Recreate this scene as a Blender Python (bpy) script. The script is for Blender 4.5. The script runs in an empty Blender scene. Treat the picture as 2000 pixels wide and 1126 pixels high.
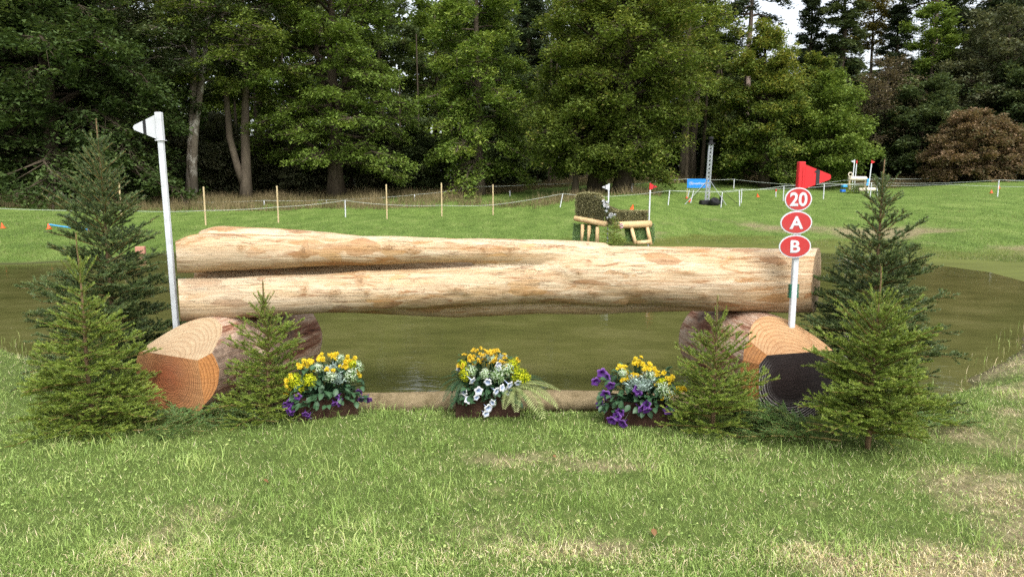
import bpy, bmesh, math, random
import numpy as np
from mathutils import Vector, Matrix, noise as mnoise

# ------------------------------------------------------------------ camera, sky, sun, exposure
SC = bpy.context.scene
COL = SC.collection
R = math.radians
CAM_Z, PITCH, F = 1.55, R(8.1), 1387.0

cam_d = bpy.data.cameras.new('camera')
cam = bpy.data.objects.new('camera', cam_d)
COL.objects.link(cam)
cam.location = (0, 0, CAM_Z)
cam.rotation_euler = (R(90) - PITCH, 0, 0)
cam_d.sensor_width = 36.0
cam_d.lens = 36.0 * F / 2000.0
cam_d.clip_start, cam_d.clip_end = 0.05, 2000
SC.camera = cam

SUN_EL, SUN_AZ = R(52), R(158)          # azimuth clockwise from +Y (behind the camera, to its right)
world = bpy.data.worlds.new('World')
SC.world = world
world.use_nodes = True
wn, wl = world.node_tree.nodes, world.node_tree.links
wn.clear()
sky = wn.new('ShaderNodeTexSky')
sky.sky_type = 'NISHITA'
sky.sun_disc = False
sky.sun_elevation = SUN_EL
sky.sun_rotation = SUN_AZ
sky.air_density, sky.dust_density, sky.ozone_density = 1.0, 4.0, 1.0
hs = wn.new('ShaderNodeHueSaturation')
hs.inputs['Saturation'].default_value = 0.32
bg = wn.new('ShaderNodeBackground')
bg.inputs['Strength'].default_value = 0.15
wo = wn.new('ShaderNodeOutputWorld')
wl.new(sky.outputs[0], hs.inputs['Color'])
wl.new(hs.outputs[0], bg.inputs['Color'])
wl.new(bg.outputs[0], wo.inputs['Surface'])

sun_d = bpy.data.lights.new('sun', 'SUN')
sun_d.energy, sun_d.angle, sun_d.color = 0.88, R(28), (1.0, 0.99, 0.975)
sun = bpy.data.objects.new('sun', sun_d)
COL.objects.link(sun)
sdir = Vector((math.sin(SUN_AZ) * math.cos(SUN_EL), math.cos(SUN_AZ) * math.cos(SUN_EL), math.sin(SUN_EL)))
sun.rotation_euler = (-sdir).to_track_quat('-Z', 'Y').to_euler()
sun.location = (8, -12, 30)

SC.view_settings.view_transform = 'Standard'
SC.view_settings.look = 'None'
SC.view_settings.gamma = 1.0
SC.view_settings.use_curve_mapping = False
SC.view_settings.exposure = 1.22
SC.render.engine = 'CYCLES'
SC.cycles.max_bounces = 6
SC.cycles.diffuse_bounces = 3
SC.cycles.glossy_bounces = 3
SC.cycles.transmission_bounces = 4
SC.cycles.sample_clamp_indirect = 6
SC.cycles.use_denoising = False
SC.cycles.use_adaptive_sampling = False

# ------------------------------------------------------------------ helpers: pixel of the 2000 px photo -> place
CP, SP = math.cos(PITCH), math.sin(PITCH)

def at(px, py, Y):
    up, xc = 563.0 - py, px - 1000.0
    t = Y / (F * CP + up * SP)
    return Vector((xc * t, Y, CAM_Z + (-F * SP + up * CP) * t))

def ppm(Y, py=563):                       # pixels per metre at depth Y
    return (F * CP + (563.0 - py) * SP) / Y

def ground_at(px, py, z=0.0):
    up, xc = 563.0 - py, px - 1000.0
    t = (z - CAM_Z) / (-F * SP + up * CP)
    return Vector((xc * t, (F * CP + up * SP) * t, z))

def rng(seed):
    return np.random.default_rng(seed)

# value noise on the plane (numpy, so that turf colour and blades agree)
def vnoise(x, y, s=1.0, seed=0):
    x = np.asarray(x, float) / s + seed * 17.13
    y = np.asarray(y, float) / s - seed * 9.71
    xi, yi = np.floor(x), np.floor(y)
    fx, fy = x - xi, y - yi
    fx, fy = fx * fx * (3 - 2 * fx), fy * fy * (3 - 2 * fy)
    def h(a, b):
        v = np.sin(a * 127.1 + b * 311.7 + seed * 74.7) * 43758.5453
        return v - np.floor(v)
    return (h(xi, yi) * (1 - fx) + h(xi + 1, yi) * fx) * (1 - fy) + (h(xi, yi + 1) * (1 - fx) + h(xi + 1, yi + 1) * fx) * fy

def fbm(x, y, s=1.0, seed=0, o=4):
    t, a, n = 0, 0.5, 0
    for i in range(o):
        t = t + a * vnoise(x, y, s / 2 ** i, seed + i)
        n += a
        a *= 0.5
    return t / n

# ------------------------------------------------------------------ pond and terrain
WATER_Z = -0.12
POND = np.array([(-16, 14.2), (-13, 11.4), (-9, 9.6), (-5.8, 7.7), (-4.4, 6.5), (-3.6, 5.75), (-2.4, 5.12), (0, 5.1), (2.3, 5.12), (3.3, 5.5),
                 (3.9, 6.0), (4.9, 6.9), (5.9, 8.0), (7.4, 8.9), (9.2, 10.2), (8.75, 11.9), (8.35, 14.3), (7.6, 17.0),
                 (5.6, 18.4), (3.0, 19.2), (0.5, 19.5), (-3, 19.6), (-6, 18.6), (-8.5, 16.6), (-10.6, 14.8), (-13, 14.8)])

def pond_sd(x, y):
    """signed distance to the pond's outline, negative in the pond"""
    x, y = np.asarray(x, float), np.asarray(y, float)
    d = np.full(x.shape, 1e9)
    inside = np.zeros(x.shape, bool)
    n = len(POND)
    for i in range(n):
        ax, ay = POND[i]
        bx, by = POND[(i + 1) % n]
        ex, ey = bx - ax, by - ay
        t = np.clip(((x - ax) * ex + (y - ay) * ey) / (ex * ex + ey * ey), 0, 1)
        d = np.minimum(d, np.hypot(x - ax - t * ex, y - ay - t * ey))
        c = (ay > y) != (by > y)
        with np.errstate(divide='ignore', invalid='ignore'):
            xi = (bx - ax) * (y - ay) / ((by - ay) if by != ay else 1e-9) + ax
        inside ^= c & (x < xi)
    return np.where(inside, -d, d)

PROF = [(-0.75, [(10, -.1), (14.6, -.1), (18, .15), (22, .38), (32, .62), (45, .85), (60, 1.2), (120, 3.0)]),
        (-0.44, [(10, -.1), (19, -.1), (23, .03), (27.7, .14), (35, .38), (47, .82), (60, 1.2), (120, 3.0)]),
        (-0.03, [(10, -.1), (20, -.1), (24, .03), (27, .1), (35, .25), (46, 1.05), (60, 1.9), (120, 4.0)]),
        (0.16, [(10, -.1), (20.5, -.1), (23, .05), (27, .35), (33, .75), (42, 1.36), (55, 2.1), (120, 4.5)]),
        (0.28, [(10, -.1), (23.5, -.1), (28, .25), (36, .67), (44, 1.3), (56, 2.3), (120, 5.0)]),
        (0.50, [(10, -.1), (21, -.1), (24, .2), (27, .5), (33, .9), (44, 1.26), (52, 1.9), (60, 2.5), (120, 5.0)]),
        (0.69, [(10, -.1), (17, -.1), (20, .14), (24, .6), (31, 1.12), (40, 1.7), (50, 2.4), (70, 3.4), (120, 5.5)])]
_us = np.array([p[0] for p in PROF])
_ys = np.linspace(8, 140, 600)
def _smooth(a, k):
    ker = np.ones(k) / k
    return np.convolve(np.pad(a, k // 2, mode='edge'), ker, mode='valid')[:len(a)]
_tab = np.array([_smooth(np.interp(_ys, [q[0] for q in p[1]], [q[1] for q in p[1]]), 11) for p in PROF])

def H(x, y):
    x, y = np.asarray(x, float), np.asarray(y, float)
    u = np.clip(x / np.maximum(y, 1.0), _us[0], _us[-1])
    j = np.clip(np.searchsorted(_us, u) - 1, 0, len(_us) - 2)
    f = (u - _us[j]) / (_us[j + 1] - _us[j])
    f = f * f * (3 - 2 * f)
    iy = np.clip((y - 8) / (132) * 599, 0, 598.999)
    k = iy.astype(int)
    g = iy - k
    far = (_tab[j, k] * (1 - g) + _tab[j, k + 1] * g) * (1 - f) + (_tab[j + 1, k] * (1 - g) + _tab[j + 1, k + 1] * g) * f
    b = np.clip((y - 8.5) / 6.0, 0, 1)
    b = b * b * (3 - 2 * b)
    near = (fbm(x, y, 0.9, 3, 3) - 0.5) * 0.03
    land = near * (1 - b) + far * b + (fbm(x, y, 2.5, 8, 3) - 0.5) * 0.16 * np.clip((y - 13) / 10, 0, 1) * np.clip((far + .07) / .15, 0, 1)
    sd = pond_sd(x, y) + (fbm(x, y, 0.7, 21, 3) - 0.5) * 0.35 * np.clip((np.hypot(x, y - 5) - 2.6) / 1.5, 0, 1)
    w = 0.35 + 2.6 * b
    s = np.clip(sd / w, 0, 1)
    s = s * s * (3 - 2 * s)
    out = WATER_Z - 0.01 + (np.maximum(land, WATER_Z + 0.012 * b) - WATER_Z + 0.01) * s
    i = np.clip(-sd / 2.5, 0, 1)
    return np.where(sd > 0, out, WATER_Z - 0.01 - 0.4 * i * (2 - i))

def h1(x, y):
    return float(H(np.array([x]), np.array([y]))[0])

def base(px, Y):
    """the ground point seen in column px at depth Y"""
    x = (px - 1000.0) * Y / 1395.0
    for _ in range(3):
        z = h1(x, Y)
        dy = (CAM_Z - z) / Y
        up = F * math.tan(PITCH - math.atan(dy))
        x = (px - 1000.0) * Y / (F * CP + up * SP)
    return Vector((x, Y, h1(x, Y)))

def dryness(x, y):
    """0 lush .. 1 straw / bare, where the photograph's turf is worn"""
    x, y = np.asarray(x, float), np.asarray(y, float)
    n = fbm(x, y, 0.75, 31, 4)
    d = np.clip((n - 0.53 + .07 * np.clip(x / 2, -1, 1)) * 3.0, 0, 1) * 0.5
    # worn strip to the right and along the near shore
    r = np.clip((x - 0.32 * y - 0.75) / 1.3, 0, 1) * np.clip((7.5 - y) / 2.5, 0, 1)
    d = d + r * (0.25 + 0.9 * np.clip((fbm(x, y, 0.5, 47, 3) - 0.40) * 4, 0, 1))
    q = np.exp(-((x - 0.35) ** 2 / 1.6 + (y - 4.05) ** 2 / 0.08)) * 0.35 + np.exp(-((x - 0.25) ** 2 / .5 + (y - 2.9) ** 2 / .05)) * .4
    for bx_, by_, sx_, sy_, am_ in ((1.55, 2.78, .40, .16, .85), (2.45, 3.45, .45, .25, .7), (.33, 2.86, .22, .10, .7), (1.95, 2.62, .3, .10, .8), (-.02, 3.95, .35, .12, .5), (.65, 3.8, .35, .10, .45), (-1.9, 3.2, .3, .12, .35), (2.9, 4.3, .6, .3, .6)):
        q = q + am_ * np.exp(-((x - bx_) / sx_) ** 2 - ((y - by_) / sy_) ** 2)
    d = d + q * np.clip(fbm(x, y, 0.3, 5, 3) * 2 - 0.4, 0, 1)
    sd = pond_sd(x, y)
    far = np.clip((y - 13) / 4, 0, 1)
    mud = np.exp(-(sd / (0.35 + 2.0 * far * np.clip(x / 6, 0.15, 1.4))) ** 2) * (0.35 + 0.65 * np.clip(fbm(x, y, 1.2, 63, 3) * 2.2 - 0.5, 0, 1))
    hh = H(x, y)
    bank = np.exp(-((hh - .10) / .17) ** 2) * np.clip((x - 2.0) / 2.5, 0, 1) * far * np.clip(fbm(x, y, 2.4, 64, 5) * 4.0 - 1.45, 0, 1)
    d = d * (1 - 0.75 * far) + bank * .95 + .4 * mud * np.clip(0.2 + 0.8 * far + (y > 5.6), 0, 1)
    return np.clip(d, 0, 1)

# ------------------------------------------------------------------ mesh building
class Geo:
    def __init__(s):
        s.v, s.q, s.t, s.a, s.n = [], [], [], [], 0
        s.poly = []
    def add(s, v, q=None, t=None, tint=0.5, poly=None):
        v = np.asarray(v, float).reshape(-1, 3)
        if q is not None and len(q):
            s.q.append(np.asarray(q, np.int64).reshape(-1, 4) + s.n)
        if t is not None and len(t):
            s.t.append(np.asarray(t, np.int64).reshape(-1, 3) + s.n)
        if poly:
            s.poly += [[i + s.n for i in p] for p in poly]
        s.v.append(v)
        s.a.append(np.broadcast_to(np.asarray(tint, float), (len(v),)))
        s.n += len(v)
        return s
    def mesh(s, name, smooth=False, mat=None):
        m = bpy.data.meshes.new(name)
        V = np.concatenate(s.v) if s.v else np.zeros((0, 3))
        Q = np.concatenate(s.q) if s.q else np.zeros((0, 4), np.int64)
        T = np.concatenate(s.t) if s.t else np.zeros((0, 3), np.int64)
        loops = np.concatenate([Q.ravel(), T.ravel()] + [np.array(p, np.int64) for p in s.poly])
        sizes = np.concatenate([np.full(len(Q), 4), np.full(len(T), 3), np.array([len(p) for p in s.poly], np.int64)]).astype(np.int64)
        m.vertices.add(len(V))
        m.vertices.foreach_set('co', V.astype(np.float32).ravel())
        m.loops.add(len(loops))
        m.loops.foreach_set('vertex_index', loops.astype(np.int32))
        m.polygons.add(len(sizes))
        st = np.concatenate([[0], np.cumsum(sizes)[:-1]]) if len(sizes) else np.zeros(0)
        m.polygons.foreach_set('loop_start', st.astype(np.int32))
        m.polygons.foreach_set('use_smooth', np.full(len(sizes), bool(smooth)))
        at_ = m.attributes.new('tint', 'FLOAT', 'POINT')
        at_.data.foreach_set('value', np.concatenate(s.a).astype(np.float32) if s.a else np.zeros(0, np.float32))
        m.update(calc_edges=True)
        m.validate()
        if mat:
            m.materials.append(mat)
        return m
    def obj(s, name, mat, parent=None, smooth=False):
        o = bpy.data.objects.new(name, s.mesh(name, smooth, mat))
        COL.objects.link(o)
        if parent is not None:
            o.parent = parent
        return o

def tag(o, label=None, cat=None, group=None, kind=None):
    for k, v in (('label', label), ('category', cat), ('group', group), ('kind', kind)):
        if v:
            o[k] = v
    return o

def thing(name, label, cat, loc=(0, 0, 0), rz=0.0, group=None):
    o = bpy.data.objects.new(name, None)
    o.empty_display_size = 0.1
    COL.objects.link(o)
    o.location = loc
    o.rotation_euler = (0, 0, rz)
    return tag(o, label, cat, group)

def link_mesh(name, mesh, parent=None, loc=(0, 0, 0), rot=None, sc=None):
    o = bpy.data.objects.new(name, mesh)
    COL.objects.link(o)
    if parent is not None:
        o.parent = parent
    o.location = loc
    if rot is not None:
        o.rotation_euler = rot
    if sc is not None:
        o.scale = (sc, sc, sc) if not hasattr(sc, '__len__') else sc
    return o

def tube(g, pts, rad, n=8, cap=True, tint=0.5, wob=0.0, seed=0):
    P = np.asarray([tuple(p) for p in pts], float)
    k = len(P)
    rad = np.broadcast_to(np.asarray(rad, float), (k,))
    T = np.gradient(P, axis=0)
    T /= np.linalg.norm(T, axis=1)[:, None] + 1e-12
    ref = np.array([0, 0, 1.0]) if abs(T[0, 2]) < 0.9 else np.array([1.0, 0, 0])
    u = ref - T * (T @ ref)[:, None]
    bad = np.linalg.norm(u, axis=1) < 1e-3
    u[bad] = [0, 1, 0]
    u /= np.linalg.norm(u, axis=1)[:, None]
    w = np.cross(T, u)
    a = np.linspace(0, 2 * math.pi, n, endpoint=False)
    rr = rad[:, None] * np.ones(n)[None]
    if wob:
        rr = rr * (1 + wob * (rng(seed).random((k, n)) - 0.5) * 2)
    V = P[:, None] + (np.cos(a)[None, :, None] * u[:, None] + np.sin(a)[None, :, None] * w[:, None]) * rr[:, :, None]
    i = np.arange(k - 1)[:, None] * n
    j = np.arange(n)[None]
    j2 = (j + 1) % n
    q = np.stack([i + j, i + j2, i + n + j2, i + n + j], -1).reshape(-1, 4)
    poly = [list(range(n))[::-1], list(range((k - 1) * n, k * n))] if cap else None
    t = tint if not hasattr(tint, '__len__') else np.repeat(np.asarray(tint), n)
    return g.add(V.reshape(-1, 3), q=q, tint=t, poly=poly)

def box(g, c, s, rot=None, tint=0.5, bev=0.0):
    c, s = np.asarray(c, float), np.asarray(s, float) / 2
    if bev:
        v = []
        b = min(bev, s.min() * 0.9)
        for sx in (-1, 1):
            for sy in (-1, 1):
                for sz in (-1, 1):
                    v += [(sx * (s[0] - b), sy * (s[1] - b), sz * s[2]), (sx * (s[0] - b), sy * s[1], sz * (s[2] - b)), (sx * s[0], sy * (s[1] - b), sz * (s[2] - b))]
        bm = bmesh.new()
        for p in v:
            bm.verts.new(p)
        bmesh.ops.convex_hull(bm, input=bm.verts)
        bm.verts.index_update()
        v = np.array([x.co[:] for x in bm.verts])
        f = [[x.index for x in p.verts] for p in bm.faces]
        bm.free()
        if rot is not None:
            v = v @ np.array(rot).T
        return g.add(v + c, poly=f, tint=tint)
    v = np.array([(x, y, z) for x in (-1, 1) for y in (-1, 1) for z in (-1, 1)], float) * s
    if rot is not None:
        v = v @ np.array(rot).T
    q = [(0, 1, 3, 2), (4, 6, 7, 5), (0, 4, 5, 1), (2, 3, 7, 6), (0, 2, 6, 4), (1, 5, 7, 3)]
    return g.add(v + c, q=q, tint=tint)

def rotz(a):
    return np.array(Matrix.Rotation(a, 3, 'Z'))

def prism(g, outline, d, M=None, off=(0, 0, 0), tint=0.5):
    """outline in the XZ plane, thickness d along Y, centred"""
    n = len(outline)
    v = np.array([(x, -d / 2, z) for x, z in outline] + [(x, d / 2, z) for x, z in outline])
    if M is not None:
        v = v @ np.array(M).T
    q = [(i, (i + 1) % n, n + (i + 1) % n, n + i) for i in range(n)]
    return g.add(v + np.array(off), q=q, poly=[list(range(n))[::-1], list(range(n, 2 * n))], tint=tint)

# ------------------------------------------------------------------ materials
class NT:
    def __init__(s, name):
        s.m = bpy.data.materials.new(name)
        s.m.use_nodes = True
        s.n, s.l = s.m.node_tree.nodes, s.m.node_tree.links
        s.n.clear()
        s.out = s.n.new('ShaderNodeOutputMaterial')
        s.b = s.n.new('ShaderNodeBsdfPrincipled')
        s.l.new(s.b.outputs[0], s.out.inputs[0])
    def node(s, t, ins=None, **kw):
        n = s.n.new(t)
        for k, v in kw.items():
            setattr(n, k, v)
        for k, v in (ins or {}).items():
            s.set(n.inputs[k], v)
        return n
    def set(s, sock, v):
        if isinstance(v, bpy.types.NodeSocket):
            s.l.new(v, sock)
        elif isinstance(v, (tuple, list)) and len(v) == 3 and sock.type == 'RGBA':
            sock.default_value = (*v, 1)
        else:
            sock.default_value = v
    def math(s, op, a, b=0.0, clamp=False):
        n = s.node('ShaderNodeMath', operation=op, use_clamp=clamp)
        s.set(n.inputs[0], a)
        s.set(n.inputs[1], b)
        return n.outputs[0]
    def mix(s, f, a, b, mode='MIX'):
        n = s.node('ShaderNodeMix', data_type='RGBA', blend_type=mode)
        s.set(n.inputs[0], f)
        s.set(n.inputs[6], a)
        s.set(n.inputs[7], b)
        return n.outputs[2]
    def coord(s, which='Object', scale=(1, 1, 1), loc=(0, 0, 0)):
        c = s.node('ShaderNodeTexCoord')
        mp = s.node('ShaderNodeMapping', {'Scale': scale, 'Location': loc})
        s.l.new(c.outputs[which], mp.inputs[0])
        return mp.outputs[0]
    def noise(s, vec, scale, detail=4, rough=0.55, dist=0.0):
        n = s.node('ShaderNodeTexNoise', {'Scale': scale, 'Detail': detail, 'Roughness': rough, 'Distortion': dist})
        if vec is not None:
            s.l.new(vec, n.inputs['Vector'])
        return n.outputs['Fac']
    def ramp(s, f, stops):
        n = s.node('ShaderNodeValToRGB')
        e = n.color_ramp.elements
        while len(e) < len(stops):
            e.new(0.5)
        for el, (p, c) in zip(e, stops):
            el.position = p
            el.color = (*c, 1) if len(c) == 3 else c
        s.set(n.inputs[0], f)
        return n.outputs[0]
    def attr(s, name='tint'):
        return s.node('ShaderNodeAttribute', attribute_name=name).outputs['Fac']
    def bump(s, h, strength=0.3, dist=0.01):
        n = s.node('ShaderNodeBump', {'Strength': strength, 'Distance': dist})
        s.set(n.inputs['Height'], h)
        s.l.new(n.outputs[0], s.b.inputs['Normal'])
    def fin(s, col, rough=0.6, spec=0.3, **kw):
        s.set(s.b.inputs['Base Color'], col)
        s.set(s.b.inputs['Roughness'], rough)
        s.set(s.b.inputs['Specular IOR Level'], spec)
        for k, v in kw.items():
            s.set(s.b.inputs[k], v)
        return s.m

def g3(v):
    return (v, v, v)

def paint(name, col, rough=0.45, spec=0.4, dirt=0.18, scale=6.0, dirtcol=(0.16, 0.15, 0.11)):
    t = NT(name)
    c = t.coord('Object')
    n = t.noise(c, scale, 6, 0.65)
    f = t.ramp(n, [(0.45, g3(0)), (0.75, g3(1))])
    t.bump(t.noise(c, scale * 12, 3), 0.08, 0.003)
    return t.fin(t.mix(t.math('MULTIPLY', f, dirt), col, dirtcol), rough, spec)

def leafmat(name, stops, rough=0.62, spec=0.16, trans=0.32):
    """foliage: the tint attribute picks the leaf's own colour; some light passes through"""
    t = NT(name)
    col = t.ramp(t.attr(), stops)
    t.fin(col, rough, spec)
    tr = t.node('ShaderNodeBsdfTranslucent')
    t.l.new(t.mix(0.5, col, (1.0, 0.9, 0.25), 'MULTIPLY'), tr.inputs[0])
    mx = t.node('ShaderNodeMixShader', {0: trans})
    t.l.new(t.b.outputs[0], mx.inputs[1])
    t.l.new(tr.outputs[0], mx.inputs[2])
    t.l.new(mx.outputs[0], t.out.inputs[0])
    return t.m

def barkmat(name, c1, c2, sc=6.0, zs=0.25, c3=None):
    t = NT(name)
    c = t.coord('Object', (1, 1, zs))
    n = t.noise(c, sc, 8, 0.7, 0.4)
    col = t.ramp(n, [(0.3, c1), (0.7, c2)])
    if c3:
        m = t.ramp(t.noise(t.coord('Object', (1, 1, .6)), 2.2, 5, 0.7), [(0.5, g3(0)), (0.62, g3(1))])
        col = t.mix(m, col, c3)
    t.bump(n, 0.7, 0.04)
    return t.fin(col, 0.9, 0.1)

# ground: turf / straw / forest floor / mud / painted bank reflection by attribute + noise
def ground_mat():
    t = NT('turf_ground')
    c = t.coord('Object')
    n1 = t.noise(c, 9, 8, 0.7)
    n2 = t.noise(t.coord('Object', (1, .35, 1)), 30, 5, 0.7)
    green = t.ramp(n1, [(0.3, (0.050, 0.075, 0.018)), (0.55, (0.090, 0.125, 0.030)), (0.75, (0.135, 0.165, 0.048))])
    straw = t.ramp(n2, [(0.3, (0.085, 0.068, 0.036)), (0.5, (0.20, 0.17, 0.090)), (0.7, (0.33, 0.285, 0.16))])
    far = t.ramp(t.noise(t.coord('Object', (1, .3, 1)), 1.6, 9, 0.72), [(0.32, (0.072, 0.115, 0.024)), (0.5, (0.112, 0.172, 0.036)), (0.68, (0.170, 0.225, 0.060))])
    fa = t.attr('farness')
    col = t.mix(fa, green, far)
    dry = t.attr('dry')
    f = t.math('ADD', dry, t.math('MULTIPLY', t.math('SUBTRACT', n1, 0.5), 0.9), True)
    col = t.mix(t.ramp(f, [(0.25, g3(0)), (0.7, g3(1))]), col, straw)
    wood = t.ramp(n1, [(0.3, (0.016, 0.013, 0.008)), (0.7, (0.055, 0.044, 0.026))])
    col = t.mix(t.attr('forest'), col, wood)
    wet = t.ramp(n1, [(0.3, (0.035, 0.03, 0.014)), (0.7, (0.07, 0.06, 0.028))])
    col = t.mix(t.attr('wet'), col, wet)
    al = t.attr('bank_reflection')
    refl_col = t.ramp(t.noise(t.coord('Object', (.4, 1.5, 1)), 1.1, 7, .65), [(0.35, (0.082, 0.092, 0.016)), (0.65, (0.120, 0.138, 0.026))])  # green reflection of the grass bank, painted as ground colour
    col = t.mix(al, col, refl_col)
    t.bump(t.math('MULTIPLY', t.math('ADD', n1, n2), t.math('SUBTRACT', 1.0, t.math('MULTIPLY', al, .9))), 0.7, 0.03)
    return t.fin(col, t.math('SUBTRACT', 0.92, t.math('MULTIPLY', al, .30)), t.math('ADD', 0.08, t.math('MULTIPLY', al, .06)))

def water_mat():
    t = NT('pond_water')
    c = t.coord('Object')
    a = t.noise(t.coord('Object', (1, 2.2, 1)), 5.0, 3, 0.5)
    b = t.noise(t.coord('Object', (1, 1.6, 1)), 22.0, 3, 0.5)
    d = t.noise(t.coord('Object', (.7, 1.1, 1)), 1.3, 8, 0.72)
    h = t.math('ADD', t.math('MULTIPLY', a, 0.9), t.math('MULTIPLY', b, 0.16))
    t.bump(h, 0.055, 0.05)
    mud = t.ramp(d, [(0.34, (0.064, 0.066, 0.020)), (0.5, (0.092, 0.092, 0.028)), (0.66, (0.128, 0.122, 0.044))])
    return t.fin(mud, 0.02, 0.5, IOR=1.33)

KNOTS = [(-1.50, 1.10, .035, .085), (-1.50, .825, .045, .05), (-1.10, .885, .05, .06), (-.40, .82, .08, .03), (-.33, .79, .03, .02), (-1.28, .80, .07, .03), (-1.05, .80, .03, .025),
         (0.0, 1.10, .07, .05), (-.20, 1.09, .05, .05), (.48, .945, .04, .02), (1.25, .945, .09, .02), (.97, .80, .22, .05), (.60, .79, .05, .03), (1.40, .77, .05, .03), (1.10, 1.03, .03, .015),
         (1.95, 1.00, .045, .02), (-.72, 1.10, .08, .03), (-1.95, 1.12, .04, .04), (.88, .70, .10, .02), (-.9, 1.13, .05, .03), (.1, .78, .02, .02)]

def peeled_mat():
    t = NT('peeled_spruce_wood')
    c = t.coord('Object')
    streak = t.noise(t.coord('Object', (0.32, 4, 5.5)), 2.4, 9, 0.66, 0.9)
    big = t.noise(t.coord('Object', (0.30, 1.6, 2.6)), 1.7, 8, 0.7, 1.4)
    fine = t.noise(t.coord('Object', (2.2, 30, 34)), 2.2, 5, 0.65, 0.5)
    patch = t.noise(t.coord('Object', (0.55, 3.2, 4.4)), 2.1, 9, 0.75, 1.2)
    flake = t.noise(t.coord('Object', (1.2, 9, 13)), 2.5, 7, 0.72, 1.0)
    col = t.ramp(streak, [(0.28, (0.32, 0.195, 0.09)), (0.39, (0.47, 0.335, 0.19)), (0.54, (0.555, 0.43, 0.28)), (0.75, (0.62, 0.525, 0.385))])
    col = t.mix(t.math('MULTIPLY', t.ramp(big, [(0.50, g3(0)), (0.66, g3(1))]), 0.42), col, (0.36, 0.19, 0.065))
    col = t.mix(t.ramp(fine, [(0.34, g3(0.6)), (0.5, g3(0))]), col, (0.22, 0.115, 0.04))
    col = t.mix(t.math('MULTIPLY', t.ramp(patch, [(0.54, g3(0)), (0.63, g3(1))]), 0.8), col, (0.30, 0.135, 0.038))
    col = t.mix(t.math('MULTIPLY', t.ramp(flake, [(0.57, g3(0)), (0.63, g3(1))]), 0.8), col, (0.21, 0.075, 0.02))
    # beetle-gallery like dark scratches
    w = t.node('ShaderNodeTexWave', {'Scale': 1.6, 'Distortion': 26.0, 'Detail': 4.0, 'Detail Scale': 2.2, 'Detail Roughness': 0.65}, wave_type='BANDS', bands_direction='Z')
    t.l.new(t.coord('Object', (0.8, 1.5, 2.2)), w.inputs[0])
    line = t.ramp(w.outputs['Fac'], [(0.0, g3(1)), (0.022, g3(0))])
    msk = t.ramp(t.noise(c, 3.1, 3), [(0.58, g3(0)), (0.66, g3(1))])
    col = t.mix(t.math('MULTIPLY', t.math('MULTIPLY', line, msk), 0.5), col, (0.14, 0.048, 0.018))
    wv = t.node('ShaderNodeVectorMath', operation='ADD')
    nz = t.node('ShaderNodeTexNoise', {'Scale': 9.0, 'Detail': 5.0, 'Roughness': 0.7})
    t.l.new(t.coord('Object', (.5, 1, 1)), nz.inputs['Vector'])
    sc_ = t.node('ShaderNodeVectorMath', {1: (.55, .55, .55)}, operation='MULTIPLY')
    t.l.new(nz.outputs['Color'], sc_.inputs[0])
    t.l.new(t.coord('Object', (5, 17, 17)), wv.inputs[0])
    t.l.new(sc_.outputs[0], wv.inputs[1])
    vo = t.node('ShaderNodeTexVoronoi', {'Scale': 1.0, 'Randomness': 1.0})
    t.l.new(wv.outputs[0], vo.inputs['Vector'])
    pick = t.node('ShaderNodeSeparateColor')
    t.l.new(vo.outputs['Color'], pick.inputs[0])
    zone = t.noise(t.coord('Object', (.5, 2, 2)), 1.4, 4, .6)
    chip = t.math('GREATER_THAN', t.math('ADD', pick.outputs[0], t.math('MULTIPLY', t.math('SUBTRACT', zone, .5), 1.1)), .88)
    col = t.mix(t.math('MULTIPLY', chip, .62), col, t.mix(pick.outputs[1], (0.23, 0.085, 0.022), (0.46, 0.27, 0.10)))
    fib = t.math('ABSOLUTE', t.math('SUBTRACT', t.noise(t.coord('Object', (.45, 9, 9)), 2.3, 5, .62, .5), .5))
    fib2 = t.math('ABSOLUTE', t.math('SUBTRACT', t.noise(t.coord('Object', (1.5, 10, 10), (4, 2, 1)), 2.6, 6, .7, 1.2), .5))
    fm = t.ramp(t.noise(t.coord('Object', (.8, 3, 3), (2, 7, 3)), 2.0, 4, .6), [(0.46, g3(0)), (0.58, g3(1))])
    crack = t.math('MULTIPLY', t.ramp(fib, [(0.0, g3(1)), (0.012, g3(0))]), fm)
    crack2 = t.math('MULTIPLY', t.ramp(fib2, [(0.0, g3(1)), (0.010, g3(0))]), t.math('SUBTRACT', 1.0, fm))
    col = t.mix(t.math('MULTIPLY', crack, .75), col, (0.13, 0.060, 0.022))
    col = t.mix(t.math('MULTIPLY', crack2, .55), col, (0.24, 0.12, 0.045))
    grey = t.ramp(t.noise(t.coord('Object', (.5, 2, 3)), 1.3, 5, .6), [(0.5, g3(0)), (0.7, g3(.55))])
    col = t.mix(grey, col, (0.42, 0.36, 0.26))
    # knots, where the photograph has them (position on the log, not on the picture)
    sep = t.node('ShaderNodeSeparateXYZ')
    t.l.new(c, sep.inputs[0])
    wx = t.math('MULTIPLY', t.math('SUBTRACT', t.noise(c, 16, 4), 0.5), 0.075)
    wz = t.math('MULTIPLY', t.math('SUBTRACT', t.noise(t.coord('Object', (1, 1, 1), (5, 3, 1)), 16, 4), 0.5), 0.075)
    X, Z = t.math('ADD', sep.outputs[0], wx), t.math('ADD', sep.outputs[2], wz)
    front = t.math('LESS_THAN', sep.outputs[1], 0.02)
    kn = None
    for kx, kz, rx, rz in KNOTS:
        dx = t.math('DIVIDE', t.math('SUBTRACT', X, kx), rx)
        dz = t.math('DIVIDE', t.math('SUBTRACT', Z, kz - 0.0), rz)
        d = t.math('SQRT', t.math('ADD', t.math('MULTIPLY', dx, dx), t.math('MULTIPLY', dz, dz)))
        kn = d if kn is None else t.math('MINIMUM', kn, d)
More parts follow.
